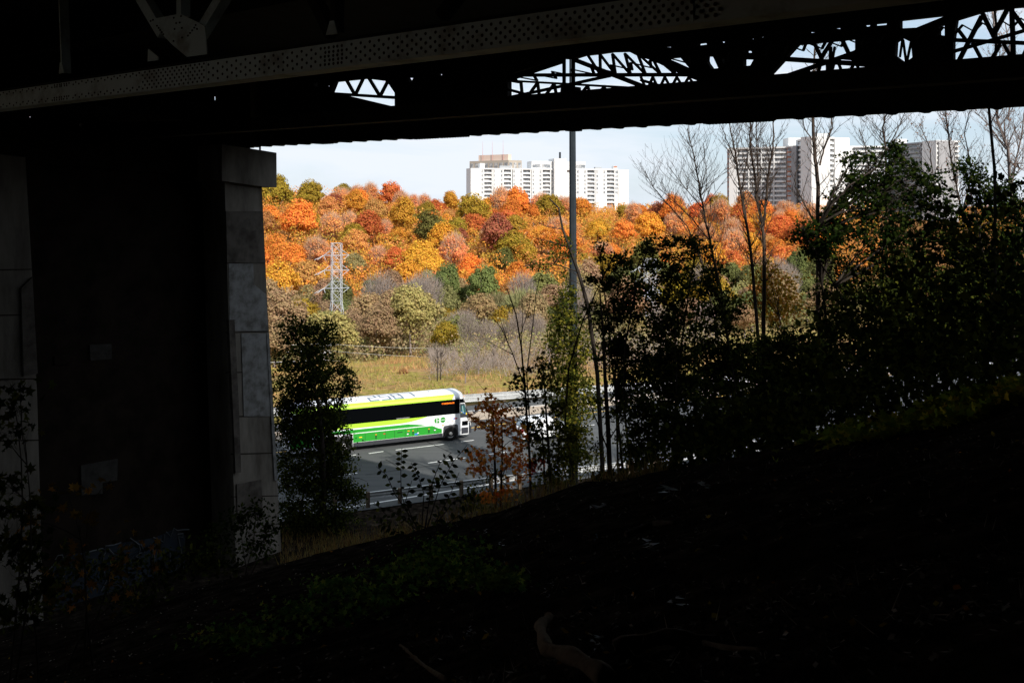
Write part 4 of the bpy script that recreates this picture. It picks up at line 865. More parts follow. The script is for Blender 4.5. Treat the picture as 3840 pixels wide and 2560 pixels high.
KC = {  # kind: colour, colour word
 'O': ((.78, .27, .055), 'bright orange'), 'G': ((.72, .35, .05), 'golden orange'), 'Y': ((.40, .26, .04), 'olive yellow'), 'D': ((.17, .155, .045), 'dark green'), 'R': ((.68, .19, .06), 'red orange'),
 'M': ((.36, .11, .06), 'maroon'), 'P': ((.76, .31, .12), 'pinkish half-bare'), 'B': ((.62, .29, .10), 'tan orange'), 'V': ((.38, .25, .14), 'dry brown'), 'W': ((.31, .28, .13), 'pale green willow'),
 'K': ((.35, .3, .2), 'bare grey'), 'E': ((.20, .21, .075), 'muted green'), 'L': ((.36, .29, .12), 'pale yellow green')}
TREES = []
def hill_tree(x, y, W_, kind, hs=1., lsc=None):
    z = ground(x, y) - .3; i = rng.randrange(1000)
    r = empty('autumn_tree' if kind not in 'KW' else ('bare_tree' if kind == 'K' else 'willow_tree'), (x, y, z), rng.uniform(0, 6.28)); r.scale = (W_ * rng.uniform(.82, 1.12), W_ * rng.uniform(.9, 1.1), W_ * hs * rng.uniform(.85, 1.2))
    c = KC[kind][0]; f = rng.uniform(.78, 1.16); c = tuple(min(1, v * f * rng.uniform(.93, 1.07)) for v in c)
    link('trunk', TR[i % 4], r)
    if kind == 'K': link('twigs', HG[i % 2], r)
    elif kind == 'P': link('twigs', HZ[i % 2], r); o = link('crown', SP[i % 3], r); o.color = (*c, 1)
    elif kind == 'W': o = link('crown', WL[i % 2], r); o.color = (*c, 1)
    else:
        o = link('crown', CT[i % 3] if kind in 'DE' else CR[i % 8], r); o.color = (*c, 1)
    TREES.append([r, x, y, z + W_ * .75, W_, kind]); return r
occ = []
def place_px(px, py, wpx, kind, hs=1.):
    t = 150.
    while t < 440:
        x = (px - CX) / F * t; W_ = wpx / F * t
        if -(py - HY) / F * t < ground(x, t) - .3 + .75 * W_ * hs: break
        t += 1.5
    W_ = wpx / F * t * 1.14
    hill_tree(x, t, W_, kind, hs); occ.append((x, t, W_))
L1 = [(110,140,220,'Y'),(330,130,190,'Y'),(90,250,160,'O'),(60,335,140,'B'),(300,300,210,'Y'),(212,275,80,'R'),(480,190,120,'M'),(440,245,150,'B'),(530,105,130,'Y'),(620,120,120,'P'),(700,110,130,'P'),
 (830,150,160,'R'),(960,190,120,'P'),(610,205,140,'G'),(660,320,150,'Y'),(570,330,140,'P'),(730,230,150,'B'),(915,245,150,'D'),(900,300,190,'G'),(880,390,150,'G'),(790,370,110,'P'),(1100,185,120,'R'),(1080,320,150,'O'),
 (1010,250,120,'B'),(1070,395,200,'D'),(1190,250,110,'B'),(1330,220,210,'Y'),(1340,300,160,'R'),(1250,380,120,'M'),(1210,420,110,'Y'),(1500,190,150,'P'),(1420,170,110,'G'),(1540,290,150,'R'),(1600,140,170,'O'),(1440,390,170,'P'),
 (1570,400,230,'Y'),(1700,250,110,'O'),(1790,205,170,'Y'),(1850,330,150,'P'),(1750,390,130,'G'),(1650,500,150,'Y'),(1520,550,150,'D'),(1600,640,140,'O'),(1062,500,130,'R'),(1050,590,200,'G'),(1210,520,180,'P'),(1310,600,150,'O'),
 (850,540,140,'R'),(750,520,150,'P'),(690,620,90,'G'),(130,470,180,'O'),(220,530,180,'O'),(370,480,200,'P'),(290,620,120,'G'),(400,640,130,'G'),(110,600,150,'G'),(610,440,150,'B'),(600,560,150,'L'),(1440,590,90,'G'),(1420,700,95,'L'),
 (710,690,150,'E'),(1050,660,130,'L'),(1060,740,120,'D'),(1170,740,170,'E'),(1300,760,140,'E'),(1180,850,110,'Y'),(560,790,110,'E'),(80,770,150,'L'),(180,830,150,'V'),(330,730,190,'L'),(150,690,160,'P'),(820,740,170,'V'),(980,720,110,'V'),
 (430,850,200,'V'),(600,940,180,'V'),(740,950,200,'V'),(900,870,230,'V'),(970,970,180,'V'),(500,960,160,'V'),(1160,980,190,'Y'),(1060,880,110,'D'),(1480,820,200,'W'),(1640,850,250,'W'),(1770,890,180,'W'),(1380,830,140,'V'),(1300,1060,190,'K'),
 (1400,1030,180,'K'),(1510,1000,160,'K'),(1600,1060,180,'K'),(1720,1020,160,'K'),(260,870,140,'L'),(820,660,100,'G'),(920,620,90,'O'),(500,600,90,'G'),(1100,890,80,'E'),(1700,720,150,'V'),(1560,720,120,'B'),(1820,760,130,'V'),(650,860,110,'V')]
for cx_, cy_, w_, k_ in L1: place_px(960 + .6122 * cx_, 650 + .6122 * cy_, w_ * .6122, k_, 1.05 if k_ not in 'K' else 1.)
L2 = [(60,60,150,'G'),(200,100,150,'O'),(340,80,160,'G'),(130,190,120,'O'),(250,20,120,'P'),(470,60,140,'P'),(560,70,120,'O'),(640,110,120,'P'),(720,30,130,'P'),(780,240,130,'R'),(1040,90,150,'R'),(940,60,140,'G'),(1020,210,140,'O'),
 (1160,280,120,'Y'),(1110,150,120,'R'),(1300,350,150,'O'),(1200,480,130,'G'),(1080,380,150,'G'),(100,560,170,'W'),(240,600,150,'L'),(420,480,160,'L'),(560,560,160,'V'),(900,480,160,'B'),(640,660,160,'K'),(850,700,160,'V'),(380,760,160,'K')]
for cx_, cy_, w_, k_ in L2: place_px(2200 + .697 * cx_, 800 + .697 * cy_, w_ * .697, k_)
for px, py, w_, k_ in [(2340,745,60,'Y'),(2400,760,70,'O'),(2470,790,80,'G'),(2530,785,90,'G'),(2620,755,80,'R'),(2700,755,90,'Y'),(2780,755,90,'R'),(2860,780,100,'O'),(2950,800,90,'P'),(3040,830,90,'P'),(2970,860,90,'O'),(2900,870,100,'O'),(2180,735,90,'O'),(2110,745,90,'P'),(2030,738,90,'P'),(1960,735,80,'O'),(1880,735,80,'P')]: place_px(px, py, w_, k_)
grid = []
q = 156.
while q < 432:
    a = -150.; st_ = 9.5 if q < 226 else 12.5
    while a < 330:
        p = QD * (q + rng.uniform(-4, 4)) + RD * (a + rng.uniform(-4, 4)); px = CX + p.x / p.y * F
        if 930 < px < 3950: grid.append((p.x, p.y, px, q))
        a += st_ if px < 3150 else 22
    q += 9.0 if q < 226 else 12.0
rng.shuffle(grid); grid.sort(key=lambda g: (0 if g[2] < 3150 else 1, 0 if g[3] < 226 else 1))
for x, y, px, q in grid:
    if len(TREES) >= 298: break
    if q < 226 and sum(1 for T in TREES if T[2] < 999 and T[5] in 'VLEKB' and T[0].get('f')) > 84: continue
    if any((x - a) ** 2 + (y - b) ** 2 < (c * .40) ** 2 for a, b, c in occ): continue
    v = noise.noise(Vector((x / 38., y / 38., 2.))) + rng.uniform(-.25, .25)
    if q < 226: k_ = rng.choice('VVEKLEEY' if v < .1 else 'VVLEEEVL')
    elif q > 392: k_ = rng.choice('PPPPOORRB' if v < .15 else 'PPOOGYB')
    else: k_ = rng.choice('OORPGBM' if v < -.12 else ('OOGPPYGR' if v < .14 else 'GGOYPBOYD'))
    W_ = rng.uniform(8.5, 13) * (.8 if q < 226 else 1) * (.85 if q > 400 else 1); r_ = hill_tree(x, y, W_, k_); occ.append((x, y, W_ * .8))
    if q < 226: r_['f'] = 1
for T in TREES:
    if 'f' in T[0]: del T[0]['f']
print('hill trees', len(TREES))
def patchy(name, stops, sc, vary=.3):
    m = leafmat(name, (1, 1, 1), vary, .35); t = m.node_tree; hs = next(n_ for n_ in t.nodes if n_.type == 'HUE_SAT'); tc = nn(t, 'ShaderNodeTexCoord'); n_ = nn(t, 'ShaderNodeTexNoise'); n_.inputs['Scale'].default_value = sc; n_.inputs['Detail'].default_value = 4
    r = nn(t, 'ShaderNodeValToRGB'); e = r.color_ramp.elements
    while len(e) < len(stops): e.new(.5)
    for i, (p, c) in enumerate(stops): e[i].position = p; e[i].color = (*c, 1)
    t.links.new(tc.outputs['Object'], n_.inputs['Vector']); t.links.new(n_.outputs['Fac'], r.inputs[0]); t.links.new(r.outputs[0], hs.inputs['Color']); return m
M['brush_leaf'] = patchy('brush_leaf', [(.32, (.68, .20, .05)), (.42, (.76, .33, .12)), (.48, (.72, .36, .06)), (.54, (.76, .27, .06)), (.60, (.52, .33, .06)), (.68, (.42, .29, .05))], .06)
M['scrub_leaf'] = patchy('scrub_leaf', [(.34, (.28, .24, .14)), (.44, (.38, .265, .15)), (.51, (.27, .27, .09)), (.57, (.36, .26, .14)), (.66, (.19, .21, .08))], .09)
def brushmass(nm, n, q0, q1, p0, p1, hmax, size, m):
    nc = n // 30; qq = NR.uniform(q0, q1, nc); pp = NR.uniform(p0, p1, nc); kx = (pp - CX) / F; Y = qq / (QD.x * kx + QD.y); X = kx * Y
    H = np.array([hmax * (.25 + .75 * max(0, .5 + noise.noise(Vector((a / 7, b / 7, 5))))) for a, b in zip(X, Y)]); Z = np.array([ground(a, b) for a, b in zip(X, Y)]) + NR.rand(nc) ** .8 * H
    C = np.stack([X, Y, Z], 1); P_ = C[NR.randint(0, nc, n)] + NR.normal(size=(n, 3)) * np.array([1.05, 1.05, .6]); tag(link(nm, npmesh(nm, leafV(P_, size, 'quad', .5), M[m])), kind='stuff')
brushmass('hill_undergrowth', 200000, 224, 436, 940, 3300, 10.0, .38, 'brush_leaf')
brushmass('plateau_treeline', 30000, 440, 520, 940, 3900, 9.0, .55, 'brush_leaf')
brushmass('valley_scrub', 90000, 151, 228, 940, 3300, 5.6, .30, 'scrub_leaf')
brushmass('meadow_brush', 16000, 100, 152, 1700, 2700, 3.2, .2, 'scrub_leaf')
n = 42000; pp = NR.uniform(1610, 2700, n); qq = NR.uniform(88, 175, n); kx = (pp - CX) / F; Y = qq / (QD.x * kx + QD.y); X = kx * Y; keep = np.array([noise.noise(Vector((a / 9, b / 9, 8))) > -.05 for a, b in zip(X, Y)]); X = X[keep]; Y = Y[keep]
Z = np.array([ground(a, b) for a, b in zip(X, Y)]); tag(link('bare_scrub', npmesh('bare_scrub', bladeV(np.stack([X, Y, Z + NR.rand(len(X)) * 1.2], 1), 1.3, .035, .6), M['twig_grey'])), kind='stuff')
# labels: colour, band of the slope, landmark column, then order from the left
def ordn(i): return ['first', 'second', 'third', 'fourth', 'fifth', 'sixth', 'seventh', 'eighth', 'ninth', 'tenth', 'eleventh', 'twelfth'][i] if i < 12 else '%dth' % (i + 1)
cols_ = [(1200, 'beside the pier'), (1420, 'around the left pylon'), (1740, 'above the bus'), (2080, 'below the long white block'), (2330, 'beside the light pole'), (2720, 'right of the pole'), (3120, 'below the grey tower'), (9999, 'behind the dark maple')]
bk = {}
for T in TREES:
    px = CX + T[1] / T[2] * F; py = HY - T[3] / T[2] * F
    band = 'on the crest' if py < 790 else ('on the upper slope' if py < 880 else ('on the middle slope' if py < 980 else ('at the hill foot' if py < 1100 else 'on the valley floor')))
    lm = next(n for l, n in cols_ if px < l); bk.setdefault((KC[T[5]][1], band, lm), []).append((px, T[0]))
for (cw_, band, lm), L in bk.items():
    L.sort(key=lambda a: a[0])
    for i, (px, r) in enumerate(L):
        o_ = '' if len(L) == 1 else (', %s from left' % ordn(i))
        noun = '' if cw_.endswith('willow') else ' tree'
        tag(r, cw_ + noun + ' ' + band + ' ' + lm + o_, 'tree', 'trees covering the far hillside')
# ---- meadow: shrubs, bare trees, tall grass
def meadow_bare(px, t, top, label, r0=.09, m='bark_dark', col=None, n=26, leaves=0, lean=0, seed=1):
    g_ = random.Random(seed); x = (px - CX) / F * t; z = ground(x, t); H = (HY - top) / F * t - z; r = empty('bare_tree', (x, t, z - .1), 0, label, 'tree'); b = MB(); tw = MB(); tips = []
    b.tube([(0, 0, 0), (lean * .3 * H, 0, H * .5), (lean * H, 0, H)], [r0, r0 * .6, r0 * .15], 5)
    for i in range(n):
        k_ = .2 + .75 * g_.random(); p0 = Vector((lean * H * k_ * k_, 0, H * k_)); a = g_.random() * 6.28; L = H * (.18 + .3 * g_.random()) * (1.15 - k_)+.3
        d = Vector((math.cos(a), math.sin(a), .75)).normalized(); p1 = p0 + d * L * .5; p2 = p1 + (d + Vector((0, 0, .5))).normalized() * L * .55; b.tube([p0, p1, p2], [r0 * .4, r0 * .25, r0 * .1], 3, False)
        for j in range(4):
            q0 = p0.lerp(p2, .3 + .17 * j); dd = (d + Vector((g_.uniform(-1, 1), g_.uniform(-1, 1), g_.uniform(-.2, 1)))).normalized(); q1 = q0 + dd * L * .45; tw.tube([q0, q1], [r0 * .16, r0 * .06], 3, False); tips.append(q1)
    b.build('trunk', M[m], r); tw.build('twigs', M[col or m], r)
    if leaves:
        P_ = np.array([list(g_.choice(tips) + Vector((g_.gauss(0, .2), g_.gauss(0, .2), g_.gauss(0, .2)))) for _ in range(leaves)]); o = link('crown', npmesh('crown', leafV(P_, .14), M['hill_leaf']), r); o.color = (.42, .22, .10, 1)
    return r
meadow_bare(1512, 108, 1400, 'small tangled shrub with rusty leaves in the meadow behind the bus roof', .08, 'bark_dark', 'twig', 30, 700, -.2, 3)
meadow_bare(1640, 100, 1285, 'thin dark twin-stemmed bare tree, left stem, behind the bus front', .07, n=12, seed=5); meadow_bare(1652, 101, 1300, 'thin dark twin-stemmed bare tree, right stem, behind the bus front', .07, n=12, lean=.03, seed=6)
for i, (px, t, top, lb) in enumerate([(1745, 98, 1280, 'spreading pale grey bare tree just right of the bus roof'), (1795, 104, 1265, 'tallest pale grey bare tree behind the far guardrail'), (1700, 112, 1320, 'short pale grey bare tree between the twin stems and the guardrail'),
    (1850, 108, 1290, 'pale grey bare tree behind the orange sapling'), (1330, 104, 1430, 'faint grey bare shrub at the meadow left of the roof numerals'), (1930, 112, 1270, 'pale grey bare tree glimpsed left of the light pole'), (2060, 110, 1270, 'pale grey bare tree glimpsed through the ivy beside the light pole')]):
    meadow_bare(px, t, top, lb, .08, 'bark_grey', 'twig_grey', 34, 0, .03, 20 + i)
n = 60000; aa = NR.uniform(-60, 75, n); qq = NR.uniform(82, 185, n); X = QD.x * qq + RD.x * aa; Y = QD.y * qq + RD.y * aa
ok = (X / Y * F + CX > 950) & (X / Y * F + CX < 3100); X = X[ok]; Y = Y[ok]; dn = np.array([noise.noise(Vector((x / 6, y / 6, 3))) for x, y in zip(X, Y)]); ok = dn > -.15 + .25 * (NR.rand(len(X)) - .5); X = X[ok]; Y = Y[ok]
Z = np.array([ground(x, y) for x, y in zip(X, Y)])
M['meadow_patch'] = patchy('meadow_patch', [(.36, (.50, .27, .12)), (.46, (.46, .30, .13)), (.52, (.33, .31, .07)), (.58, (.46, .27, .12)), (.68, (.28, .30, .06))], .11)
tag(link('meadow_grass', npmesh('meadow_grass', bladeV(np.stack([X, Y, Z - .05], 1), .6, .10, .5), M['meadow_patch'])), kind='stuff')
# ---- foreground trees
LAI = 1.75
LA = {'diamond': .32, 'oval': .33, 'maple': .38, 'quad': .8}
def cloud(blobs, t, size, lai=1.6, shape='diamond', clump=.2, per=12, dep=1.0, org=(0, 0, 0)):
    out = []
    for cx_, cy_, rx, ry in blobs:
        c = np.array(PT(cx_, cy_, t)); R_ = np.array([rx, rx * dep, ry]) * t / F; n = max(6, int(lai * LAI * PI * R_[0] * R_[2] / (LA[shape] * size * size))); nc = max(3, n // per)
        u = NR.normal(size=(nc, 3)); u /= np.linalg.norm(u, axis=1)[:, None]; C = c + u * (NR.rand(nc) ** (1 / 2.4))[:, None] * R_
        P_ = C[NR.randint(0, nc, n)] + NR.normal(size=(n, 3)) * clump * np.array([1, 1, .7]); out.append(P_)
    P_ = np.concatenate(out) - np.array(org); return P_
def limb_path(a, b, g_, bend=.12, n=5):
    L = (b - a).length; o = Vector((g_.gauss(0, 1), g_.gauss(0, 1), 0)) * L * bend; return [a.lerp(b, i / n) + o * math.sin(PI * i / n) + Vector((0, 0, L * .08 * math.sin(PI * i / n))) for i in range(n + 1)]
def fg_tree(name, base, t, blobs, size, mat_, label, cat='tree', lai=1.6, shape='diamond', tr=.07, clump=.2, stems=1, bark='bark_dark', parts=('trunk', 'crown'), per=12, extra=None, seed=0, ontrunk=None, dep=1., twigs=10):
    g_ = random.Random(seed + int(base)); x = (base - CX) / F * t; z = ground(x, t); o = Vector((x, t, z)); r = empty(name, o, 0, label, cat)
    b = MB()
    if ontrunk:
        for pts, w_ in ontrunk:
            P3 = [PT(a, c, t) - o for a, c in pts]; P3[0].z = min(P3[0].z, 0) - .1 if P3[0].z < 1.5 else P3[0].z; n_ = len(P3)
            b.tube(P3, [w_ / F * t / 2 * (1 - .75 * i / (n_ - 1)) for i in range(n_)], 6)
        node = [PT(a, c, t) - o for pts, w_ in ontrunk for a, c in pts[1:]]
    else:
        top = max(blobs, key=lambda q_: -q_[1]); tp = PT(top[0], top[1], t) - o; node = []
        for s in range(stems):
            f_ = Vector((g_.uniform(-.4, .4) * (stems > 1), g_.uniform(-.3, .3) * (stems > 1), 0)); e = PT(*blobs[(s * 3) % len(blobs)][:2], t) - o if stems > 1 else tp
            pth = limb_path(f_ - Vector((0, 0, .2)), e, g_, .06, 6); b.tube(pth, [tr * (1 - .13 * i) for i in range(7)], 6); node += pth[1:]
    for (cx_, cy_, rx, ry) in blobs:
        c = PT(cx_, cy_, t) - o; lower = [p for p in node if p.z < c.z - .1] or node; st_ = min(lower, key=lambda p: (p - c).length); b.tube(limb_path(st_, c, g_, .1, 4), [tr * .45, tr * .38, tr * .3, tr * .22, tr * .12], 4, False)
        for j in range(twigs):
            e = c + Vector((g_.gauss(0, .55) * rx, g_.gauss(0, .5) * rx, g_.gauss(0, .5) * ry)) * t / F; b.tube(limb_path(c.lerp(st_, g_.random() * .6), e, g_, .12, 3), [tr * .16, tr * .12, tr * .09, tr * .04], 3, False)
    b.build(parts[0], M[bark], r)
    P_ = cloud(blobs, t, size, lai, shape, clump, per, dep, o); link(parts[1], npmesh(parts[1], leafV(P_, size, shape, .3), M[mat_]), r)
    return r
fg_tree('leafy_tree', 1190, 54, [(1080,1235,45,45),(1160,1225,50,40),(1235,1240,45,45),(1150,1320,120,90),(1200,1420,110,90),(1100,1450,90,110),(1180,1540,130,110),(1080,1620,70,120),(1220,1650,100,110),(1150,1760,130,110),(1270,1760,70,90),(1180,1880,150,110),(1310,1850,55,60),(1120,1980,110,70),(1270,1960,80,60),(1310,1440,28,60),(1285,1370,25,30)],
        .15, 'dark_leaf', 'tall dense dark green leafy tree right beside the concrete pier', lai=1.75, tr=.16, clump=.2, per=26, stems=2, twigs=14)
# hoary sapling with pointed leaves in front of the road
def sapling(px, t, stems, label, leaf=.17, seed=0):
    x = (px - CX) / F * t; z = ground(x, t); o = Vector((x, t, z)); r = empty('sapling', o, 0, label, 'sapling'); b = MB(); Pl = []; g_ = random.Random(seed)
    for pts in stems:
        P3 = [PT(a, c, t + g_.uniform(-.3, .3)) - o for a, c in pts]; P3[0] = Vector((P3[0].x * .3, P3[0].y, -.05)); sm_ = []
        for i in range(len(P3) - 1):
            for k_ in range(4): sm_.append(P3[i].lerp(P3[i + 1], k_ / 4))
        sm_.append(P3[-1]); n_ = len(sm_); b.tube(sm_, [.012 * (1 - .8 * i / n_) + .003 for i in range(n_)], 5)
        L = sum((sm_[i + 1] - sm_[i]).length for i in range(n_ - 1)); d = 0; side_ = 1
        for i in range(n_ - 1):
            sg = (sm_[i + 1] - sm_[i]); 
            k_ = max(1, int(sg.length / .075))
            if i < n_ * .3: continue
            for j in range(k_):
                side_ = -side_; p = sm_[i].lerp(sm_[i + 1], j / k_); dr = sg.normalized(); out = Vector((dr.z, g_.uniform(-.6, .6), -dr.x)) * side_ + dr * .5 + Vector((0, 0, -.35)); out.normalize()
                s_ = leaf * g_.uniform(.6, 1.1); w = out.cross(Vector((g_.uniform(-.3, .3), 1, g_.uniform(-.3, .3)))).normalized()
                Pl.append([p + out * s_ * (v + .5) + w * s_ * u * 1.1 for u, v in SH['oval']])
    b.build('stem', M['bark_dark'], r); link('leaves', npmesh('leaves', np.array([[list(v) for v in l] for l in Pl]), M['dark_leaf']), r)
    return r
sapling(1590, 24, [[(1500, 2000), (1504, 1850), (1503, 1760), (1507, 1680)], [(1540, 2000), (1480, 1850), (1450, 1780), (1412, 1748)], [(1560, 2000), (1590, 1850), (1570, 1790), (1542, 1735)], [(1600, 2000), (1650, 1820), (1700, 1730), (1752, 1668)],
    [(1590, 2000), (1620, 1810), (1650, 1735), (1690, 1698)], [(1650, 2000), (1690, 1850), (1722, 1770)], [(1620, 2000), (1700, 1880), (1785, 1850)], [(1560, 2020), (1480, 1920), (1400, 1890)], [(1600, 2000), (1610, 1870), (1640, 1790)], [(1530, 2000), (1520, 1880), (1545, 1800)]],
    'multi-stemmed dark sapling with pointed leaves silhouetted against the road', .17, 1)
sapling(1640, 22, [[(1600, 2050), (1560, 1960), (1500, 1930)], [(1640, 2050), (1680, 1960), (1760, 1905)], [(1620, 2050), (1640, 1950), (1650, 1890)], [(1600, 2060), (1500, 2000), (1430, 1960)]], 'low dark seedling with pointed leaves at the foot of the roadside sapling', .15, 2)
sapling(1480, 30, [[(1480, 2020), (1450, 1930), (1400, 1880)], [(1480, 2020), (1500, 1930), (1530, 1880)], [(1470, 2020), (1430, 1960), (1380, 1930)]], 'small dark seedling in front of the guardrail near the leafy tree', .15, 3)
fg_tree('maple_sapling', 1868, 27.5, [(1830,1520,45,35),(1880,1545,50,45),(1850,1600,70,45),(1930,1600,45,40),(1790,1570,35,30),(1860,1660,45,35),(1820,1740,70,40),(1900,1730,70,40),(1780,1710,30,25),(1950,1690,30,30),(1910,1830,55,40),(1850,1860,50,30),(1950,1640,40,30),(1960,1780,30,25)],
        .12, 'orange_leaf', 'slender young maple with burnt orange leaves in front of the road', 'sapling', .85, 'maple', .035, .10, extra=None, ontrunk=[([(1862, 1960), (1858, 1800), (1852, 1640), (1848, 1510)], 14), ([(1874, 1960), (1880, 1800), (1884, 1680), (1882, 1560)], 12)], per=9)
fg_tree('sapling', 1800, 31, [(1790,1850,40,45),(1830,1900,45,35),(1850,1790,30,30),(1760,1900,30,30)], .1, 'ivy_leaf', 'low yellow green bush at the base of the orange maple', 'shrub', 1.1, 'diamond', .02, .12)
fg_tree('bare_tree', 1990, 29, [(1965,1400,40,30),(1935,1450,35,25),(1990,1480,40,35),(1960,1530,35,30),(2005,1590,35,30)], .11, 'green_leaf', 'tall slim tree with a dark bare forked top left of the light pole', 'tree', .8, 'maple', .03, .12, per=6,
        ontrunk=[([(1992, 1900), (1985, 1700), (1970, 1480), (1955, 1300), (1935, 1180), (1900, 1080)], 12), ([(1985, 1560), (1975, 1400), (2000, 1200), (2012, 1090), (2030, 1020)], 6), ([(1968, 1450), (1920, 1320), (1880, 1230), (1840, 1180)], 5), ([(1955, 1300), (1960, 1180), (1955, 1060)], 4), ([(1970, 1480), (2030, 1380), (2080, 1290)], 4), ([(1975, 1600), (1900, 1510), (1830, 1480), (1780, 1420)], 4), ([(1900, 1270), (1870, 1180), (1875, 1110)], 3), ([(1950, 1260), (1985, 1150), (1990, 1080)], 3), ([(1925, 1330), (1850, 1290), (1800, 1270)], 3)])
fg_tree('maple_sapling', 2062, 30, [(2060,1450,50,45),(2090,1540,50,40),(2030,1700,50,40),(2100,1720,60,50),(2080,1800,70,45),(2010,1640,35,30),(2130,1640,45,45),(2040,1380,40,40),(2000,1600,45,40),(2080,1610,50,35)], .12, 'ivy_leaf', 'young maple with mixed green and yellow leaves beside the light pole', 'sapling', 1.3, 'maple', .03, .13, per=8,
        ontrunk=[([(2068, 1890), (2058, 1700), (2045, 1500), (2035, 1340)], 15), ([(2045, 1880), (2038, 1700), (2028, 1560)], 11)])
fg_tree('red_sapling', 2010, 29.5, [(2015,1735,28,20),(1990,1750,18,16)], .11, 'red_leaf', 'small sapling with a spray of red leaves between the slim trunks', 'sapling', 1.6, 'maple', .015, .07)
# ivy around the light pole, a leaning tree against it
fg_tree('climbing_ivy', 2145, 59.3, [(2130,1110,30,60),(2120,1190,55,80),(2105,1290,60,80),(2130,1390,65,80),(2120,1500,60,90),(2150,1600,70,90),(2160,1710,70,80),(2185,1300,40,80),(2190,1480,50,90)], .2, 'ivy_leaf', 'olive yellow ivy wrapped thickly round the lower light pole', 'ivy', 1.8, 'diamond', .05, .3, parts=('stem', 'foliage'))
fg_tree('leafy_tree', 2235, 50, [(2060,920,45,22),(2110,905,35,25),(2030,990,60,22),(2090,970,50,35),(2140,940,35,35),(2010,1000,25,15),(2110,1040,35,25)], .14, 'ivy_leaf', 'thin leaning tree crossing the light pole with green upper sprays', 'tree', .6, 'diamond', .05, .16, per=7,
        ontrunk=[([(2262, 1800), (2240, 1400), (2205, 1150), (2175, 1040), (2140, 940), (2110, 860), (2095, 780), (2060, 745)], 20), ([(2140, 930), (2060, 905), (2000, 890)], 6), ([(2170, 1020), (2080, 990), (1960, 1000)], 6), ([(2110, 860), (2050, 850), (1990, 820)], 4), ([(2240, 1350), (2290, 1180), (2218, 1085)], 6)])
fg_tree('bare_tree', 2290, 30, [(2290,1560,30,40),(2240,1680,35,35),(2330,1640,35,40)], .09, 'ivy_leaf', 'straight dark trunk with thorny bare side twigs right of the light pole', 'tree', .6, 'diamond', .03, .12, per=5,
        ontrunk=[([(2292, 1900), (2280, 1600), (2268, 1400), (2262, 1250), (2250, 1100)], 24), ([(2285, 1700), (2230, 1560), (2200, 1480), (2215, 1400)], 6), ([(2283, 1650), (2340, 1560), (2350, 1450)], 6), ([(2288, 1780), (2340, 1690), (2400, 1640)], 6)], twigs=22)
D1 = [('leafy_tree', 2345, 36, [(2245,925,30,18),(2300,960,45,30),(2350,985,50,40),(2260,1040,50,35),(2330,1070,80,60),(2390,1100,60,60),(2300,1170,90,70),(2370,1220,80,80),(2290,1290,60,80),(2350,1350,90,90),(2330,1480,80,90)], 'rounded dark leafy tree just right of the light pole', 1.15),
      ('leafy_tree', 2520, 35, [(2430,930,40,35),(2480,915,45,30),(2560,910,35,35),(2610,935,40,30),(2470,1000,60,50),(2550,1000,70,60),(2520,1090,80,70),(2470,1180,70,80),(2570,1170,70,80),(2520,1290,110,100),(2480,1420,100,110),(2560,1450,100,110)], 'tallest dark leafy tree hiding the second pylon', 1.3),
      ('leafy_tree', 2690, 36, [(2650,930,25,18),(2680,1010,40,50),(2640,1060,50,40),(2690,1110,60,60),(2740,1170,60,50),(2680,1230,80,70),(2740,1310,90,80),(2660,1370,100,100),(2740,1460,110,110)], 'dark leafy tree below the tall bare trees', 1.35),
      ('leafy_tree', 2860, 37, [(2860,1330,80,80),(2920,1400,100,90),(2840,1470,110,100),(2950,1270,70,60),(3010,1350,90,90)], 'low dense dark tree at the middle right', 1.6),
      ('leafy_shrub', 2440, 33, [(2430,1560,90,90),(2530,1620,110,90),(2400,1680,70,60),(2620,1580,90,90)], 'dark roadside shrub mass left of centre right', 1.7),
      ('leafy_shrub', 2760, 33, [(2720,1590,110,80),(2850,1580,110,80),(2950,1530,110,80),(2660,1650,80,50)], 'dark roadside shrub mass under the bare trees', 2.0)]
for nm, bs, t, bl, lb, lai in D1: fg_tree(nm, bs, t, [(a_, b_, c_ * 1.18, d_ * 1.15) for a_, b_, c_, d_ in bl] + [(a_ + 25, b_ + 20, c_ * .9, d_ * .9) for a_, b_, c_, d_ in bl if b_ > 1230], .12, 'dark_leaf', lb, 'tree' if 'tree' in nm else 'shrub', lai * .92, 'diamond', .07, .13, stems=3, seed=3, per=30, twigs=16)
fg_tree('maple_tree', 2905, 44, [(2880,1020,60,35),(2920,1070,80,45),(2860,1110,60,45),(2960,1130,60,45),(2900,1180,80,50),(2840,1060,40,40)], .13, 'gold_leaf', 'thin maple with golden leaves behind the dark trees', 'tree', 1.0, 'diamond', .06, .22)
fg_tree('maple_tree', 3235, 40, [(3060,870,60,35),(3020,850,35,25),(3080,920,80,40),(3010,880,40,30),(3120,860,70,45),(3090,960,50,30),(3110,890,60,40),(3060,930,50,30),(3130,800,55,45),(3150,720,50,40),(3200,680,60,45),(3190,610,45,40),(3270,590,50,35),(3330,560,45,30),(3380,590,60,45),(3250,680,80,60),(3350,660,90,60),(3440,650,60,50),(3230,770,90,70),(3330,770,110,80),(3450,740,80,70),(3510,690,50,50),(3160,870,80,50),(3280,880,120,80),(3420,860,120,80),(3540,790,80,80),(3530,900,90,80)],
        .15, 'green_leaf', 'big dark green maple covering the white towers at right', lai=1.25, shape='maple', tr=.13, clump=.17, stems=2, per=14)
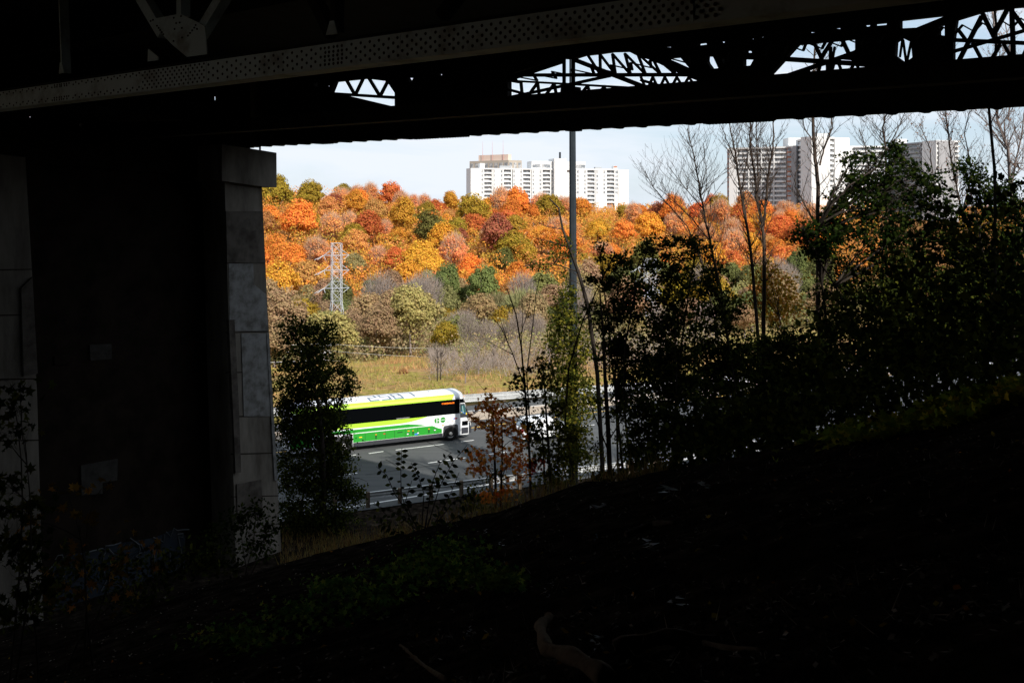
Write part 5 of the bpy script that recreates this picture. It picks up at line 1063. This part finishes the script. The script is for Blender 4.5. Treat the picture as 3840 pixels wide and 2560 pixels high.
D2 = [(3150, 41, [(3120,980,60,40),(3190,1010,90,70),(3120,1090,80,60),(3210,1130,110,80),(3090,1200,80,70),(3180,1260,120,90),(3090,1340,110,90),(3200,1400,130,90)], 'dark_leaf', 'dark leafy tree under the big maple', 1.3),
      (3400, 40, [(3380,980,120,80),(3330,1080,110,90),(3450,1090,130,90),(3380,1200,140,100),(3500,1220,120,100),(3330,1310,130,90),(3450,1350,150,80)], 'dark_leaf', 'dense black leafy tree right of the big maple', 1.9),
      (3640, 39, [(3600,900,60,70),(3660,960,90,80),(3590,1040,110,90),(3700,1080,120,100),(3600,1180,130,110),(3740,1220,120,120),(3640,1320,150,90)], 'dark_leaf', 'dense black leafy tree left of the rightmost trunk', 1.9),
      (3800, 38, [(3620,640,45,40),(3680,700,60,50),(3760,720,60,60),(3820,800,80,80),(3700,800,70,70),(3800,920,100,90),(3830,1050,110,110),(3810,1200,110,110),(3800,1320,110,90)], 'green_leaf', 'dark green tree filling the right picture edge', 1.25),
      (3050, 36, [(3020,1480,110,80),(3140,1500,110,70),(3250,1450,120,60),(2960,1560,90,60)], 'dark_leaf', 'dark shrub bank at the foot of the right trees', 2.0)]
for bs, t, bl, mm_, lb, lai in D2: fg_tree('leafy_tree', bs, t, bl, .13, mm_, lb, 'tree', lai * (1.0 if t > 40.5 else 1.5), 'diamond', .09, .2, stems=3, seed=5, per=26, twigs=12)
fg_tree('maple_tree', 3760, 45, [(3700,860,50,50),(3760,830,40,40),(3620,860,40,40),(3560,960,40,40)], .16, 'gold_leaf', 'patch of yellow leafed maple behind the rightmost trees', 'tree', .9, 'diamond', .05, .25)
# bare trees against the sky
def bare(base, t, lines, label, bark='bark', seed=0, buds=0, tw=1.0):
    g_ = random.Random(seed); x = (base - CX) / F * t; z = ground(x, t); o = Vector((x, t, z)); r = empty('bare_tree', o, 0, label, 'tree', None); b = MB(); tb = MB(); tips = []
    for pts, w0, w1, side_ in lines:
        P3 = [PT(a, c, t) + Vector((0, g_.uniform(-.3, .3), 0)) - o for a, c in pts]
        sp_ = []
        for i in range(len(P3) - 1):
            for k_ in range(4): sp_.append(P3[i].lerp(P3[i + 1], k_ / 4) + Vector((g_.gauss(0, .012), g_.gauss(0, .012), 0)))
        sp_.append(P3[-1]); n_ = len(sp_); rad = [(w0 + (w1 - w0) * i / (n_ - 1)) * .8 / F * t / 2 for i in range(n_)]; b.tube(sp_, rad, 7)
        Lt = sum((sp_[i + 1] - sp_[i]).length for i in range(n_ - 1))
        for k_ in range(int(side_ * Lt * 2.5)):
            i = g_.randrange(int(n_ * .15), n_ - 1); p = sp_[i]; dr = (sp_[i + 1] - sp_[i]).normalized(); a = g_.random() * 6.28
            d = (dr * g_.uniform(.6, 1.3) + Vector((math.cos(a), math.sin(a), .15))).normalized(); L = g_.uniform(.5, 1.9) * tw * (1.25 - .6 * i / n_)
            q = [p]; dd = d.copy()
            for j in range(5): dd = (dd + Vector((g_.gauss(0, .13), g_.gauss(0, .13), .10))).normalized(); q.append(q[-1] + dd * L / 5)
            r0 = min(rad[i] * .5, .022); tb.tube(q, [r0 * (1 - .17 * j) for j in range(6)], 4, False)
            for j in range(1, 6):
                for s in range(g_.choice((1, 2, 2))):
                    a2 = g_.random() * 6.28; d2 = (dd + Vector((math.cos(a2), math.sin(a2), .1)) * .8).normalized(); L2 = L * g_.uniform(.12, .38); q2 = [q[j], q[j] + d2 * L2 * .5, q[j] + (d2 + Vector((0, 0, .25))) * L2]
                    tb.tube(q2, [max(r0 * .45, .006), max(r0 * .36, .005), .003], 3, False); tips += q2[1:]
    b.build('trunk', M[bark], r); tb.build('branches', M[bark], r)
    if buds: P_ = np.array([list(g_.choice(tips) + Vector((g_.gauss(0, .06), g_.gauss(0, .06), g_.gauss(0, .06)))) for _ in range(buds)]); link('leaves', npmesh('leaves', leafV(P_, .075), M['bud_leaf']), r)
    return r
M['bud_leaf'] = leafmat('bud_leaf', (.30, .14, .07), .4, .3)
bare(3072, 41, [([(3085, 1420), (3074, 1150), (3070, 900), (3064, 700), (3052, 560), (3046, 430), (3052, 300), (3060, 180)], 26, 8, 1.2), ([(3066, 620), (3090, 560), (3118, 480), (3122, 400), (3130, 300), (3120, 180)], 9, 4, 2.0),
    ([(3072, 860), (3030, 780), (2990, 700), (2985, 650), (3010, 610)], 9, 3, 1.6), ([(3064, 800), (3120, 770), (3150, 690)], 5, 2, 1.5), ([(3052, 540), (3020, 480), (3005, 420), (2990, 320)], 6, 3, 2.2)], 'tallest bare tree with a straight grey brown trunk before the grey tower', 'bark', 1)
bare(2865, 42, [([(2870, 1500), (2868, 1250), (2862, 1000), (2858, 860), (2845, 760), (2832, 640), (2815, 530), (2812, 450)], 22, 6, 1.6), ([(2858, 850), (2872, 760), (2882, 660), (2893, 560), (2905, 460), (2912, 380)], 15, 4, 2.2), ([(2838, 690), (2835, 560), (2840, 450), (2835, 380)], 7, 3, 2.0)], 'forked bare tree with pale bark before the grey tower wing', 'bark', 2)
bare(2800, 41, [([(2850, 1450), (2835, 1150), (2815, 960), (2800, 830), (2772, 680), (2757, 600), (2742, 540), (2735, 440)], 18, 5, 1.8), ([(2800, 830), (2790, 700), (2796, 600), (2815, 520), (2822, 420)], 7, 3, 2.0), ([(2757, 610), (2735, 540), (2700, 470)], 6, 3, 2.0)], 'leaning dark bare tree left of the forked one', 'bark', 3)
bare(2730, 43, [([(2745, 1400), (2700, 1100), (2660, 900), (2632, 780), (2618, 690), (2600, 580), (2582, 480)], 14, 4, 2.2), ([(2660, 900), (2600, 820), (2530, 760), (2460, 700)], 6, 2.5, 2.4), ([(2632, 780), (2560, 690), (2500, 610)], 5, 2, 2.2), ([(2625, 730), (2650, 640), (2640, 540)], 5, 2, 2.0), ([(2680, 980), (2560, 900), (2470, 860)], 5, 2, 1.4)], 'slender bare tree leaning left toward the light pole', 'bark', 4, tw=1.15)
bare(2640, 45, [([(2700, 1300), (2640, 1000), (2580, 850), (2520, 780), (2450, 700), (2420, 640)], 8, 3, 2.2)], 'very thin bare stem arching left above the dark leafy trees', 'bark', 5)
bare(3330, 44, [([(3330, 1200), (3330, 800), (3320, 560), (3305, 480), (3315, 430), (3300, 300)], 12, 5, 1.6), ([(3325, 570), (3350, 500), (3385, 450), (3410, 380)], 6, 3, 1.6), ([(3250, 900), (3255, 620), (3240, 540), (3225, 480)], 7, 3, 1.4)], 'bare crooked stems rising behind the big maple', 'bark', 6)
bare(3600, 46, [([(3640, 1200), (3600, 800), (3570, 600), (3545, 480), (3530, 330), (3525, 180)], 10, 4, 2.4), ([(3600, 800), (3640, 640), (3620, 500), (3650, 360)], 7, 3, 2.4), ([(3500, 700), (3480, 560), (3450, 460)], 5, 3, 2.0)], 'bare twiggy tree with tiny brown leaf tufts left of the dark straight trunk', 'bark', 7, 1100)
bare(3790, 44, [([(3850, 1000), (3800, 700), (3770, 560), (3745, 450), (3730, 330), (3725, 150), (3730, 0)], 16, 8, 2.6), ([(3800, 700), (3830, 560), (3835, 430), (3850, 300)], 9, 4, 2.6), ([(3770, 560), (3700, 470), (3650, 420)], 6, 3, 2.4), ([(3780, 600), (3840, 640), (3900, 560)], 6, 3, 2.0), ([(3790, 450), (3800, 250), (3780, 80)], 8, 4, 2.4)], 'pale barked twiggy tree at the right picture edge', 'bark_grey', 8, 900)
bare(3722, 31.6, [([(3730, 1500), (3726, 1100), (3722, 700), (3720, 390), (3722, 150), (3720, -60)], 17, 10, .25)], 'straight thin black trunk near the right picture edge', 'bark_dark', 9)
# undergrowth, grass and vines on the bank
def scatter(pxr, nr, cnt, hfun):
    out = []
    while len(out) < cnt:
        px = rng.uniform(*pxr); nv = rng.uniform(*nr); d = Vector(((px - CX) / F, 1, 0)); t = nv / d.dot(DN); x = d.x * t
        if -.438 * x + .899 * t > 54.6: continue
        z = ground(x, t); out.append((x, t, z + hfun(px, nv)))
    return np.array(out)
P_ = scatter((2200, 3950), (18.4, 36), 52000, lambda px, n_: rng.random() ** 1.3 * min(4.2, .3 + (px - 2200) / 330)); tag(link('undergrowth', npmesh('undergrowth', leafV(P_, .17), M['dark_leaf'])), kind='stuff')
P_ = scatter((1050, 2500), (17.8, 36), 26000, lambda px, n_: -.03); tag(link('dry_grass', npmesh('dry_grass', bladeV(P_, .42, .02, .28), M['dry_grass'])), kind='stuff')
P_ = scatter((1200, 2300), (19, 38), 6000, lambda px, n_: rng.random() ** 2 * .5); tag(link('low_weeds', npmesh('low_weeds', leafV(P_, .075), M['ivy_leaf'])), kind='stuff')
P_ = scatter((2850, 3950), (15.6, 19.2), 8000, lambda px, n_: .03 + rng.random() ** 1.8 * .22); P_ = P_[[rng.random() < (((x / y * F + CX) - 2850) / 900.) ** 1.3 and noise.noise(Vector((x * .9, y * .9, 1))) > -.12 for x, y, z in P_]]; tag(link('ground_vines', npmesh('ground_vines', leafV(P_, .15, 'maple', 1.6), M['vine_leaf'])), kind='stuff')
def patch(cs, cnt):
    out = []
    for _ in range(cnt):
        cx_, cy_, rx, ry = rng.choice(cs); h_ = hit(rng.gauss(cx_, rx * .5), rng.gauss(cy_, ry * .5), 5); out.append((h_.x, h_.y, ground(h_.x, h_.y) + .03 + rng.random() * .16))
    return np.array(out)
P_ = patch([(1680, 2070, 120, 40), (1600, 2120, 160, 40), (1500, 2180, 160, 50), (1750, 2180, 120, 50), (1880, 2210, 90, 30), (1150, 2330, 200, 60), (900, 2420, 200, 60), (1400, 2260, 160, 50), (1250, 2220, 120, 30)], 2400)
tag(link('ground_cover', npmesh('ground_cover', leafV(P_, .085, 'maple', 1.6), M['cover_leaf'])), kind='stuff')
def flats(cnt, tr, sz, m, nm):
    out = []
    for _ in range(cnt):
        px = rng.uniform(-50, 3900); t = tr[0] * (tr[1] / tr[0]) ** rng.random(); x = (px - CX) / F * t
        if x * .629 + t * .777 > 19: continue
        out.append((x, t, ground(x, t) + .015))
    tag(link(nm, npmesh(nm, leafV(np.array(out), sz, 'diamond', 2.6), M[m])), kind='stuff')
flats(9000, (4.5, 30), .045, 'litter', 'leaf_litter'); flats(260, (5, 28), .07, 'gold_leaf', 'fallen_leaves')
out = []
for _ in range(3500):
    px = rng.uniform(1600, 3900); t = 5 * 5 ** rng.random(); x = (px - CX) / F * t
    if x * .629 + t * .777 < 18.4: out.append((x, t, ground(x, t) + .01))
tag(link('dead_twigs', npmesh('dead_twigs', bladeV(np.array(out), .13, .008, 1.6, .05), M['litter'])), kind='stuff')
# bush of yellowing leaves in front of the pier
fg_tree('maple_sapling', 300, 16, [(250,1830,70,40),(380,1830,40,30),(90,1950,90,50),(330,1950,60,40),(480,2020,60,40),(250,2080,90,50),(420,2130,90,50),(550,2060,50,40),(300,2230,90,50),(450,2250,60,40),(180,2180,80,50),(600,2110,50,30)], .13, 'gold_shaded', 'sparse sapling with yellow brown maple leaves before the spray painted pier', 'sapling', .38, 'maple', .018, .12, stems=4, per=3, twigs=5)
fg_tree('leafy_shrub', 60, 15, [(40,1440,70,35),(60,1520,60,30),(20,1620,60,50),(80,1600,40,30),(30,1820,70,60),(100,1900,80,60),(40,2050,90,90),(120,2180,100,80),(60,2280,130,70),(150,2060,60,70),(20,1950,60,60)], .14, 'dark_leaf', 'dark leafy shrub at the left picture edge before the pier', 'shrub', .8, 'maple', .02, .12, stems=3, per=5)
fg_tree('leafy_shrub', 520, 26, [(300,2150,110,60),(450,2120,90,60),(600,2130,90,70),(730,2090,80,80),(820,2120,80,70),(200,2250,120,60),(500,2230,120,60)], .13, 'dark_leaf', 'dark leafy thicket along the foot of the pier wall', 'shrub', .8, 'oval', .02, .16, stems=4, per=5)
fg_tree('leafy_shrub', 900, 30, [(900,1960,70,60),(960,1900,40,30),(820,2010,60,50),(1010,1960,50,50),(960,2040,90,50)], .12, 'green_leaf', 'dark leafy shrub at the foot of the right pier column', 'shrub', .9, 'oval', .02, .14, stems=3, per=5)
# branch, twigs and litter lying on the slope
def lying(name, pts, w, label, m, cat, lift=.05):
    P3 = [];
    for (a, c, h) in pts: v = hit(a, c, 3.5); P3.append(Vector((v.x, v.y, ground(v.x, v.y) + h)))
    o = P3[0].copy(); sp_ = []
    for i in range(len(P3) - 1):
        for k_ in range(5): sp_.append(P3[i].lerp(P3[i + 1], k_ / 5) - o + Vector((rng.gauss(0, .006), rng.gauss(0, .006), 0)))
    sp_.append(P3[-1] - o); n_ = len(sp_); ob = MB().tube(sp_, [w * (1 + .18 * math.sin(i * 1.3)) * (1 - .5 * i / n_) for i in range(n_)], 9).build(name, M[m], smooth=True); ob.location = o; tag(ob, label, cat); return ob
M['pale_bark'] = mat('pale_bark', (.17, .13, .095), .9, c2=(.12, .09, .065), scale=14, bump=.5)
lying('fallen_branch', [(2290, 2600, .05), (2160, 2530, .08), (2050, 2490, .10), (2022, 2420, .13), (2060, 2380, .12), (2085, 2365, .08)], .055, 'thick pale curved branch lying at the bottom centre', 'pale_bark', 'branch')
lying('fallen_branch', [(1680, 2570, .02), (1560, 2500, .03), (1530, 2470, .05), (1500, 2430, .02)], .018, 'thin grey crooked branch left of the thick curved one', 'pale_bark', 'branch')
lying('fallen_branch', [(2600, 2420, .02), (2700, 2450, .03), (2860, 2480, .02)], .02, 'thin grey branch lying at the lower right slope', 'pale_bark', 'branch')
lying('fallen_branch', [(2350, 2015, .02), (2450, 1980, .05), (2530, 1965, .02)], .05, 'short brown log on the shaded slope below the trees', 'bark', 'branch')
lying('fallen_branch', [(2300, 2470, .03), (2500, 2440, .06), (2700, 2430, .02)], .06, 'dark brown log half buried right of the curved branch', 'bark', 'branch')
def trash(px, py, w, label, m='plastic', k=1):
    v = hit(px, py, 5); b = MB(); g_ = random.Random(int(px)); s = w / F * v.y
    for j in range(5):
        c = Vector((g_.uniform(-.5, .5) * s, g_.uniform(-.3, .3) * s, .02 + .02 * j)); pts = [c + Vector((g_.gauss(0, .28) * s, g_.gauss(0, .25) * s, abs(g_.gauss(0, .12)) * s)) for _ in range(6)]
        b.add(pts, [(0, 1, 2), (2, 3, 4), (4, 5, 0), (0, 2, 4)])
    o = b.build('plastic_litter', M[m]); o.location = (v.x, v.y, ground(v.x, v.y)); tag(o, label, 'litter', 'litter strewn on the slope'); return o
for px, py, w, lb, mm_ in [(2500, 1852, 60, 'largest crumpled white bag below the dark shrubs', 'plastic'), (2240, 1920, 40, 'flat white scrap on the slope right of the grass edge', 'plastic'), (1880, 2050, 18, 'small white wrapper nearest the green ground cover', 'plastic'), (1820, 2003, 12, 'tiny pale scrap just under the grass edge', 'plastic'),
    (2190, 2040, 40, 'reddish crumpled paper on the open slope', 'rust'), (2237, 2040, 14, 'small blue scrap beside the reddish paper', 'blue'), (2650, 1840, 30, 'white torn scrap right of the largest bag', 'plastic'), (2450, 2070, 50, 'long bluish torn sheet on the slope', 'plastic'), (1760, 2400, 24, 'small pale bluish carton left of the curved branch', 'plastic'),
    (2235, 2445, 34, 'grey crumpled wrapper right of the curved branch', 'plastic'), (2535, 2280, 40, 'pale stone-like bag on the lower right slope', 'plastic'), (2070, 2215, 12, 'tiny white scrap midway down the slope', 'plastic'), (3290, 1583, 30, 'white scrap at the edge of the yellow green vines', 'plastic'), (2050, 2255, 16, 'small white tissue near the middle of the slope', 'plastic')]:
    trash(px, py, w, lb, mm_)
